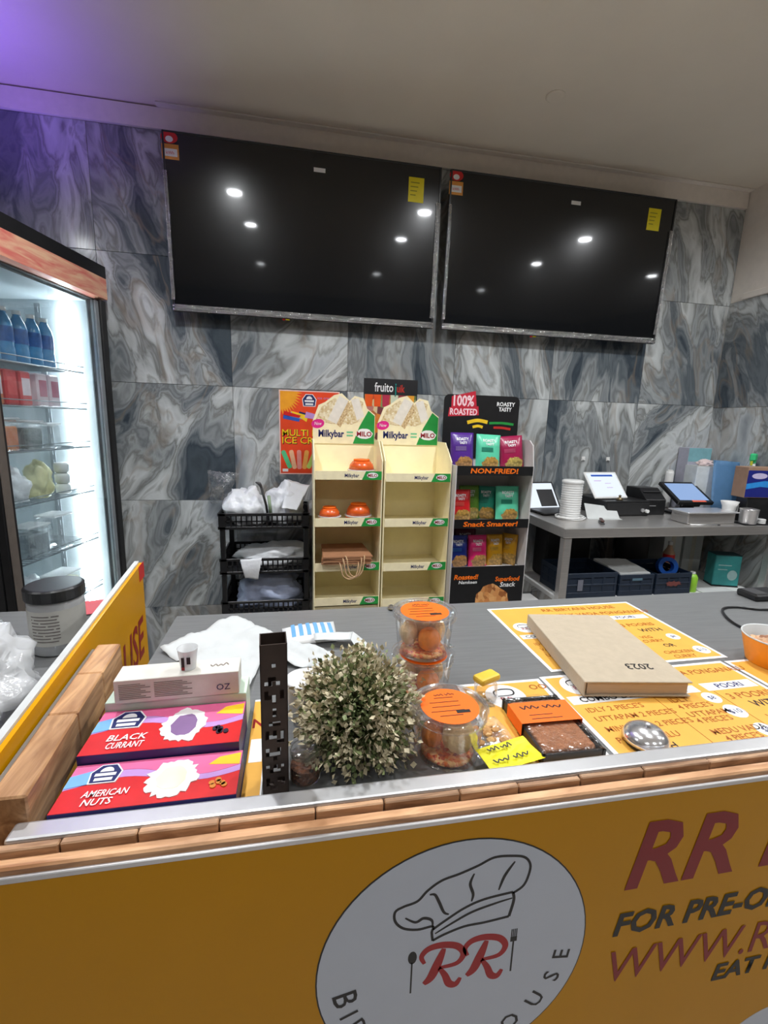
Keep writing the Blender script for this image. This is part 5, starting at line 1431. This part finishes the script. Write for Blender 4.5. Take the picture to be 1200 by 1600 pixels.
# folded sheet of paper
tag(obj('folded_paper', sheet(BM(), (1.560, 2.205, BT), (1.745, 2.185, BT), (1.775, 2.290, BT + .04), (1.570, 2.285, BT + .05), 12, 0, th=.0006,
        fn=lambda p, u, v: Vector((p.x, p.y, BT + (0.075 * max(0, v - .35) / .65 * (1 - .35 * u))))), PAPER), 'folded white sheet of paper in front of the cash drawer', 'paper')
bs = thing('stapler', 'small dark brown stapler near the front of the bench', 'stapler', (1.565, 2.112, BT), math.radians(62))
obj('stapler_base', bx(-.042, .042, -.011, .011, 0, .008, bev=.002), DARKG, bs); obj('stapler_arm', bx(-.040, .038, -.009, .009, .010, .022, bev=.004), mat('stapler_brown', rgb(80, 56, 52), .4), bs)
# cash drawer with a white tablet on it
cd_ = thing('cash_drawer', 'black cash drawer under the white till tablet', 'cash drawer', (1.845, 2.405, BT), math.radians(2))
obj('drawer_case', bx(-.150, .135, -.13, .145, 0, .088, bev=.004), BLACKP, cd_)
df_ = obj('drawer_front', bx(-.146, .131, -.1345, -.1305, .010, .076, bev=.001), BLACKM, cd_)
bm = BM(); tube(bm, [(.085, -.1350, .035), (.085, -.142, .035)], .011, 16); obj('lock', bm, STEELP, df_)
bm = BM(); tube(bm, [(.112, -.1350, .030), (.112, -.150, .030)], .010, 16); obj('key_ring', bm, WHITEP, df_)
t, s = slab_screen('till_tablet', 'white till tablet with bright screen on the black cash drawer', 'tablet', (1.775, 2.330, BT + .0965), (math.radians(-42), 0, math.radians(5)), .225, .185, WHITEP, SCRW)
print_(s, 'blue_bar', rect(-.075, .075, .150, .163), FRONT(0, -.0001, 0), BLUEPR, 3)
print_(s, 'page_rows', [rect(-.07, -.02, .118, .122), rect(.0, .04, .100, .103), rect(.0, .04, .070, .073)], FRONT(0, -.0001, 0), LILAC, 3)
obj('tablet_stand', bx(-.05, .05, .0105, .03, .0, .09), WHITEP, t)
for k, xx in enumerate((1.70, 1.86)):
    pass
wt = thing('weight', 'small brass weight on the cash drawer in front of the till tablet', 'weight', (1.800, 2.298, BT + .0886))
bm = BM(); lathe(bm, [(.016, 0), (.018, .003), (.016, .014), (.006, .016), (.006, .022), (.009, .026), (.004, .031)], 20); obj('weight_body', bm, mat('old_brass', rgb(120, 108, 84), .35, .8), wt, smooth=True)
bm = BM(); lathe(bm, [(.022, -.0002), (.022, .001)][::1], 20); obj('weight_felt', bm, DARKG, wt)
# wall hooks behind the tablet
for k, xx in enumerate((1.735, 1.905)):
    h_ = thing('wall_hook', ('white wall hook above the left of the till tablet', 'white wall hook above the right of the till tablet')[k], 'hook', (xx, WF, 1.252), group='white wall hooks')
    obj('hook_plate', bx(-.012, .012, -.004, 0, 0, .026, bev=.002), WHITEP, h_); obj('hook_peg', bx(-.006, .006, -.016, -.0042, .004, .012, bev=.002), WHITEP, h_)
# receipt printer
rp = thing('receipt_printer', 'black receipt printer between cash drawer and touch till', 'printer', (2.055, 2.405, BT), math.radians(-4))
bm = BM(); prism(bm, [(-.10, 0), (.10, 0), (.10, .145), (-.02, .150), (-.10, .090)], FR((-.062, 0, 0), (0, 1, 0), (0, 0, 1)), 0, .125)
bmesh.ops.bevel(bm, geom=bm.edges[:], offset=.004, segments=1, affect='EDGES'); obj('printer_case', bm, BLACKP, rp)
obj('paper_slot', bx(-.055, .055, -.060, -.048, .1285, .1325), DARKG, rp); obj('status_strip', bx(-.04, .0, -.1012, -.1003, .052, .056), STEELP, rp)
# touch till
t, s = slab_screen('touch_till', 'black touch till with blue screen and orange sticker', 'till', (2.262, 2.245, BT + .085), (math.radians(-62), 0, math.radians(-4)), .225, .205, BLACKP, SCRB, th=.022, b=.020)
print_(s, 'orange_sticker', rect(-.02, .065, .003, .018), FRONT(0, -.0001, 0), mat('sticker_orange', rgb(240, 110, 84), .4), 3)
bm = BM(); box(bm, -.06, .06, .024, .052, .02, .13, bev=.004); obj('till_neck', bm, BLACKP, t)
o = obj('till_foot', bx(-.09, .09, .01, .15, -.0840, -.070, bev=.003), BLACKP, t); o.rotation_euler = (0, 0, 0)
bpy.context.view_layer.update(); o.matrix_parent_inverse = Matrix.Rotation(math.radians(62), 4, 'X')
bm = BM(); box(bm, -.03, .03, .05, .09, -.070, -.01)
o = obj('till_post', bm, BLACKP, t); o.matrix_parent_inverse = Matrix.Rotation(math.radians(62), 4, 'X')
# steel container box
sb_ = thing('steel_container', 'shallow stainless steel lidded container on the bench front', 'container', (2.175, 2.110, BT), 0)
obj('container_body', bx(-.145, .150, -.060, .060, 0, .058, bev=.006, seg=2), STEEL, sb_); obj('container_lid', bx(-.158, .163, -.070, .072, .0585, .066, bev=.003), STEELP, sb_)
pn = thing('pen', 'thin steel skewer lying on the bench edge in front of the container', 'skewer', (2.12, 2.024, BT))
bm = BM(); tube(bm, [(-.09, .010, .0035), (.06, -.008, .0035)], .003, 8); obj('skewer_rod', bm, STEELP, pn, smooth=True)
bm = BM(); tube(bm, [(.0602, -.008, .0035), (.075, -.0095, .0035)], .0034, 8); obj('skewer_end', bm, DARKG, pn, smooth=True)
# white box, blue board, card box, spray bottle, printed box
wx = thing('white_box', 'tall white plain box behind the touch till', 'box', (2.470, 2.425, BT), math.radians(-8))
obj('box_body', bx(-.095, .070, -.055, .055, 0, .278, bev=.003), mat('box_white', rgb(214, 220, 222), .5), wx); obj('box_flap', bx(-.094, .069, -.054, .054, .2785, .281), PAPER, wx)
tis = BM(); blob(tis, (0, 0, 0), (.045, .03, .022), 61, .4)
place(tag(obj('tissue_wad', tis, mat('tissue_pink', rgb(226, 206, 204), .7), smooth=True), 'small pinkish tissue wad on the white box', 'tissue'), (2.455, 2.425, BT + .2815), 0)
cx_ = thing('teal_carton', 'carton with teal band standing behind the white box', 'carton', (2.485, 2.537, BT), math.radians(-2))
obj('carton_body', bx(-.085, .075, -.045, .040, 0, .385, bev=.002), mat('carton_lilac', rgb(176, 176, 190), .5), cx_)
print_(cx_, 'teal_band', rect(-.084, .074, .300, .384), FRONT(0, -.0451, 0), mat('teal_print', rgb(130, 180, 188), .5), 2)
bb = thing('blue_board', 'pale blue plastic board leaning beside the white box', 'board', (2.515, 2.300, BT), rot=(math.radians(-8), math.radians(3), math.radians(-6)))
bm = BM(); sheet(bm, (-.085, 0, 0), (.085, 0, 0), (.075, 0, .312), (-.095, 0, .320), 12, 0, th=.0, fn=lambda p, u, v: Vector((p.x, p.y - .030 * math.sin(PI * u), p.z)))
for v in bm.verts: v.co.y += 0
BLUEBD = mat('board_blue', rgb(120, 170, 214), .5, var=.04)
obj('board_sheet', bm, BLUEBD, bb, smooth=True); obj('board_edge', bx(-.094, .074, .0006, .004, .3145, .3195), BLUEBD, bb)
pbx = thing('printed_box', 'blue printed box on a black stand at the right wall', 'box', (2.500, 2.110, BT), math.radians(-6))
obj('stand_block', bx(-.075, .085, -.035, .045, 0, .138, bev=.004), BLACKP, pbx)
obj('box_body', bx(-.105, .100, -.04, .05, .1385, .305, bev=.002), mat('box_kraft', rgb(160, 128, 106), .6), pbx)
M = FRONT(0, -.0401, 0)
pf_ = print_(pbx, 'blue_print', rect(-.104, .099, .142, .288), M, mat('deep_blue_print', rgb(30, 40, 130), .4), 2)
print_(pf_, 'light_blue_wave', [(-.104, .185), (-.02, .200), (.099, .190), (.099, .222), (.0, .232), (-.104, .215)], M, mat('wave_blue', rgb(50, 150, 230), .4), 3)
print_(pf_, 'white_marks', [ell(-.035, .258, .045, .016), ell(.060, .250, .022, .018)], M, mat('mark_lilac', rgb(206, 196, 230), .4), 3)
spb = thing('spray_bottle', 'white spray bottle with green and yellow trigger head', 'spray bottle', (2.552, 2.205, BT), .5)
bm = BM(); lathe(bm, [(.034, 0), (.036, .01), (.036, .20), (.030, .25), (.014, .30), (.012, .318)], 24); obj('bottle_body', bm, WHITEP, spb, smooth=True)
bm = BM(); box(bm, -.030, .022, -.014, .014, .330, .372, bev=.006); box(bm, -.014, .014, -.012, .012, .3185, .331); hd_ = obj('trigger_head', bm, mat('spray_green', rgb(60, 200, 130), .4), spb)
obj('trigger', bx(-.034, -.024, -.006, .006, .305, .3295, bev=.002), mat('spray_yellow', rgb(200, 200, 60), .4), hd_)
# cups
wcu = thing('white_cup', 'white plastic jug cup near the printed box', 'cup', (2.352, 2.122, BT))
bm = BM(); lathe(bm, [(.026, 0), (.034, .085), (.044, .112), (.042, .112), (.032, .084), (.024, .003)], 26, cap=False); lathe(bm, [(.0255, .0003), (.0255, .002)], 26); obj('cup_wall', bm, WHITEP, wcu, smooth=True)
bm = BM(); tube(bm, catmull([(.036, 0, .10), (.056, 0, .09), (.054, 0, .05), (.032, 0, .035)], 6), .004, 8); obj('cup_handle', bm, WHITEP, wcu, smooth=True)
stc = thing('steel_cup', 'small steel cup on a black mat at the bench front', 'cup', (2.395, 2.040, BT + .0062))
bm = BM(); lathe(bm, [(.038, 0), (.040, .003), (.043, .072), (.0445, .074), (.041, .072), (.037, .004)], 28, cap=False); lathe(bm, [(.0378, .0003), (.0378, .002)], 28); obj('cup_wall', bm, STEELP, stc, smooth=True)
bm = BM(); lathe(bm, [(.0446, .0745), (.0446, .078), (.030, .081)], 28); obj('cup_cover', bm, STEEL, stc, smooth=True)
mt = thing('rubber_mat', 'black rubber mat under the steel cup', 'mat', (2.440, 2.040, BT))
obj('mat_pad', bx(-.09, .13, -.034, .040, 0, .004, bev=.001), BLACKP, mt)
bm = BM()
for k in range(5): box(bm, -.085 + k * .045, -.070 + k * .045, -.030, .036, .0042, .0058)
obj('mat_ribs', bm, BLACKM, mt)
wl = thing('lid_stack', 'small white lids beside the steel cup', 'lids', (2.470, 2.030, BT + .0062))
for k in range(3):
    bm = BM(); lathe(bm, [(.021, k * .0085), (.022, k * .0085 + .002), (.021, k * .0085 + .007), (.014, k * .0085 + .008)], 20); obj('lid', bm, WHITEP, wl, smooth=True)
sm = thing('white_puck', 'small white puck on the wall side of the touch till', 'sensor', (2.330, 2.545, BT))
bm = BM(); lathe(bm, [(.022, 0), (.024, .01), (.024, .22), (.020, .235)], 20); obj('puck_body', bm, WHITEP, sm, smooth=True)
bm = BM(); lathe(bm, [(.020, .2355), (.014, .242)], 20); obj('puck_cap', bm, WHITEP, sm, smooth=True)

# ---- under the bench
CRB = mat('crate_blue_black', rgb(26, 40, 58), .45, var=.12)
def crate(label, x0, x1, y0, y1, h, n=4):
    w_, d_ = (x1 - x0), (y1 - y0)
    t = thing('plastic_crate', label, 'crate', ((x0 + x1) / 2, y0, US), 0, 'dark crates on the bench shelf')
    bm = BM()
    box(bm, -w_ / 2, w_ / 2, 0, d_, 0, .006)
    obj('crate_floor', bm, CRB, t)
    def wall(a0, a1, b0, b1, along):
        bm = BM()
        for z0, z1 in ((.0062, .030), (h - .026, h), (h * .48, h * .48 + .010)): box(bm, a0, a1, b0, b1, z0, z1, bev=.0015)
        box(bm, a0 + .002, a1 - .002, b0 + .003, b1 - .003, .0062, h - .03) if along == 'x' else box(bm, a0 + .003, a1 - .003, b0 + .002, b1 - .002, .0062, h - .03)
        L_ = (a1 - a0) if along == 'x' else (b1 - b0)
        for k in range(n + 1):
            if along == 'x':
                c_ = a0 + .008 + (L_ - .016) * k / n; box(bm, c_ - .007, c_ + .007, b0 + .001, b1 - .001, .02, h - .01)
            else:
                c_ = b0 + .008 + (L_ - .016) * k / n; box(bm, a0 + .001, a1 - .001, c_ - .007, c_ + .007, .02, h - .01)
        return obj('crate_side', bm, CRB, t)
    wall(-w_ / 2, w_ / 2, 0, .007, 'x'); wall(-w_ / 2, w_ / 2, d_ - .007, d_, 'x'); wall(-w_ / 2, -w_ / 2 + .007, .0075, d_ - .0075, 'y'); wall(w_ / 2 - .007, w_ / 2, .0075, d_ - .0075, 'y')
    return t
c1 = crate('dark blue plastic crate with paper tag, nearest the bench leg', 1.372, 1.664, 2.062, 2.33, .135)
obj('paper_tag', bx(-.085, -.055, -.0015, -.0004, .04, .10), mat('tag_grey', rgb(120, 122, 134), .6), c1)
c2 = crate('dark blue plastic crate with white papers on top, middle one', 1.680, 1.888, 2.062, 2.33, .118, 3)
obj('paper_tag', bx(-.03, .03, -.0015, -.0004, .085, .098), mat('tag_teal', rgb(90, 120, 136), .6), c2)
c3 = crate('dark blue plastic crate holding the blue tape roll', 1.902, 2.124, 2.062, 2.33, .118, 3)
print_(c3, 'red_mark', ell(.0, .060, .045, .014, wob=.3, seed=3), FRONT(0, -.0012, 0), mat('dull_red', rgb(120, 64, 60), .5), 2)
tag(obj('paper_pile', sheet(BM(), (1.690, 2.080, US + .110), (1.870, 2.075, US + .110), (1.850, 2.25, US + .135), (1.66, 2.27, US + .135), 8, .004, 20, th=.012, seed=4), PAPER), 'white papers lying on the middle crate', 'papers')
bm = BM(); lathe(bm, [(.030, -.012), (.052, -.012), (.052, .030), (.030, .030), (.030, -.012)], 28, cap=False)
place(tag(obj('tape_roll', bm, mat('tape_blue', rgb(24, 96, 196), .4), smooth=False), 'bright blue tape roll standing in the right crate', 'tape'), (2.065, 2.185, US + .118), rot=(math.radians(75), 0, math.radians(-20)))
gb = thing('green_bottle', 'lime green bottle lying beside the right crate', 'bottle', (2.160, 2.095, US))
bm = BM(); lathe(bm, [(.026, 0), (.028, .004), (.028, .080), (.020, .096), (.012, .100)], 20); obj('bottle_body', bm, mat('lime', rgb(150, 206, 60), .35), gb, smooth=True)
bm = BM(); lathe(bm, [(.013, .1003), (.013, .112)], 16); obj('bottle_cap', bm, WHITEP, gb)
tb = thing('teal_box', 'teal green printed box on the shelf under the bench', 'box', (2.440, 2.175, US), math.radians(-18))
obj('box_body', bx(-.070, .070, -.045, .045, .006, .185, bev=.004), mat('box_teal', rgb(56, 150, 150), .45), tb); obj('box_base', bx(-.071, .071, -.046, .046, 0, .0058), BLACKP, tb); obj('box_top', bx(-.069, .069, -.044, .044, .1855, .188), mat('teal_dark', rgb(26, 60, 66), .5), tb)
print_(tb, 'pale_mark', [ell(.03, .070, .026, .030), rect(-.05, .02, .125, .130), rect(-.05, .0, .10, .104)], FRONT(0, -.0451, 0), mat('pale_teal', rgb(170, 206, 206), .5), 2)
tag(obj('paper_pile', sheet(BM(), (2.20, 2.04, US + .001), (2.41, 2.04, US + .001), (2.40, 2.10, US + .002), (2.20, 2.12, US + .001), 6, .002, 20, th=.004, seed=8, zmin=US + .0005), PAPER), 'flat white papers on the shelf edge beside the lime bottle', 'papers')
ap = thing('power_unit', 'black appliance with hoses at the back under the bench', 'appliance', (1.62, 2.455, US))
bm = BM(); box(bm, -.20, .10, -.07, .07, 0, .30, bev=.02, seg=2); obj('unit_body', bm, BLACKM, ap)
bm = BM(); tube(bm, catmull([(.10, -.02, .25), (.16, -.05, .22), (.20, -.05, .10), (.15, -.06, .04)], 6), .014, 8); obj('hose', bm, DARKG, ap, smooth=True)
bm = BM(); tube(bm, [(.115, 0, .0), (.115, 0, .30)], .028, 14); obj('white_duct', bm, mat('duct_grey', rgb(150, 154, 154), .5), ap, smooth=True)
bin_ = thing('black_drum', 'dark round drum at the back under the bench', 'drum', (2.06, 2.465, US))
bm = BM(); lathe(bm, [(.090, 0), (.094, .01), (.094, .24), (.088, .25)], 30); obj('drum_body', bm, mat('drum_dark', rgb(44, 42, 42), .5), bin_, smooth=True)
bm = BM(); lathe(bm, [(.096, .2505), (.096, .265), (.06, .275)], 30); obj('drum_lid', bm, BLACKP, bin_, smooth=True)
for k, (xx, yy, w_, h_, lab) in enumerate(((2.295, 2.46, .13, .325, 'plain white carton under the bench beside the dark drum'), (2.455, 2.47, .135, .325, 'plain white carton under the bench nearest the right wall'))):
    t = thing('white_carton', lab, 'carton', (xx, yy, US), 0, 'white cartons under the bench')
    obj('carton_body', bx(-w_ / 2, w_ / 2, -.06, .06, 0, h_, bev=.002), PAPER, t); obj('carton_tape', bx(-.015, .015, -.061, -.0602, 0, h_), mat('tape_clear', rgb(206, 200, 186), .3), t)
hb = thing('sanitiser_bottle', 'amber bottle with red label under the bench by the drum', 'bottle', (2.215, 2.335, US))
bm = BM(); lathe(bm, [(.030, 0), (.032, .004), (.032, .150), (.014, .185), (.012, .20)], 22); obj('bottle_body', bm, mat('amber_pale', rgb(206, 170, 140), .3), hb, smooth=True)
bm = BM(); lathe(bm, [(.0326, .10), (.0326, .145)], 22, cap=False); obj('bottle_label', bm, REDPR, hb, smooth=True)
bm = BM(); lathe(bm, [(.0130, .2005), (.0130, .222)], 16); obj('bottle_cap', bm, WHITEP, hb)
# black bags between snack stand and bench
bm = BM(); blob(bm, (0, 0, 0), (.075, .10, .30), 71, .3, 2)
place(tag(obj('black_bag', bm, mat('bin_liner', (.012, .012, .013), .25, bump=.6, bscale=18), smooth=True), 'black rubbish bag on the floor between snack stand and bench', 'bag'), (1.205, 2.35, .001))
bm = BM(); blob(bm, (0, 0, 0), (.085, .09, .22), 77, .3, 2)
place(tag(obj('black_bag', bm, MATS['bin_liner'], smooth=True), 'black bag heaped on the bench shelf end', 'bag'), (1.440, 2.475, US + .3)) if False else None
wbx = thing('white_tray', 'white tray edge low between the bench leg and the snack stand', 'tray', (1.21, 2.06, .52))
wbx.location = (1.225, 2.12, 0)
obj('tray_body', bx(-.065, .035, -.10, .10, .520, .548, bev=.003), WHITEP, wbx); obj('tray_post', bx(-.03, .0, -.03, .03, 0, .5195), DARKG, wbx)
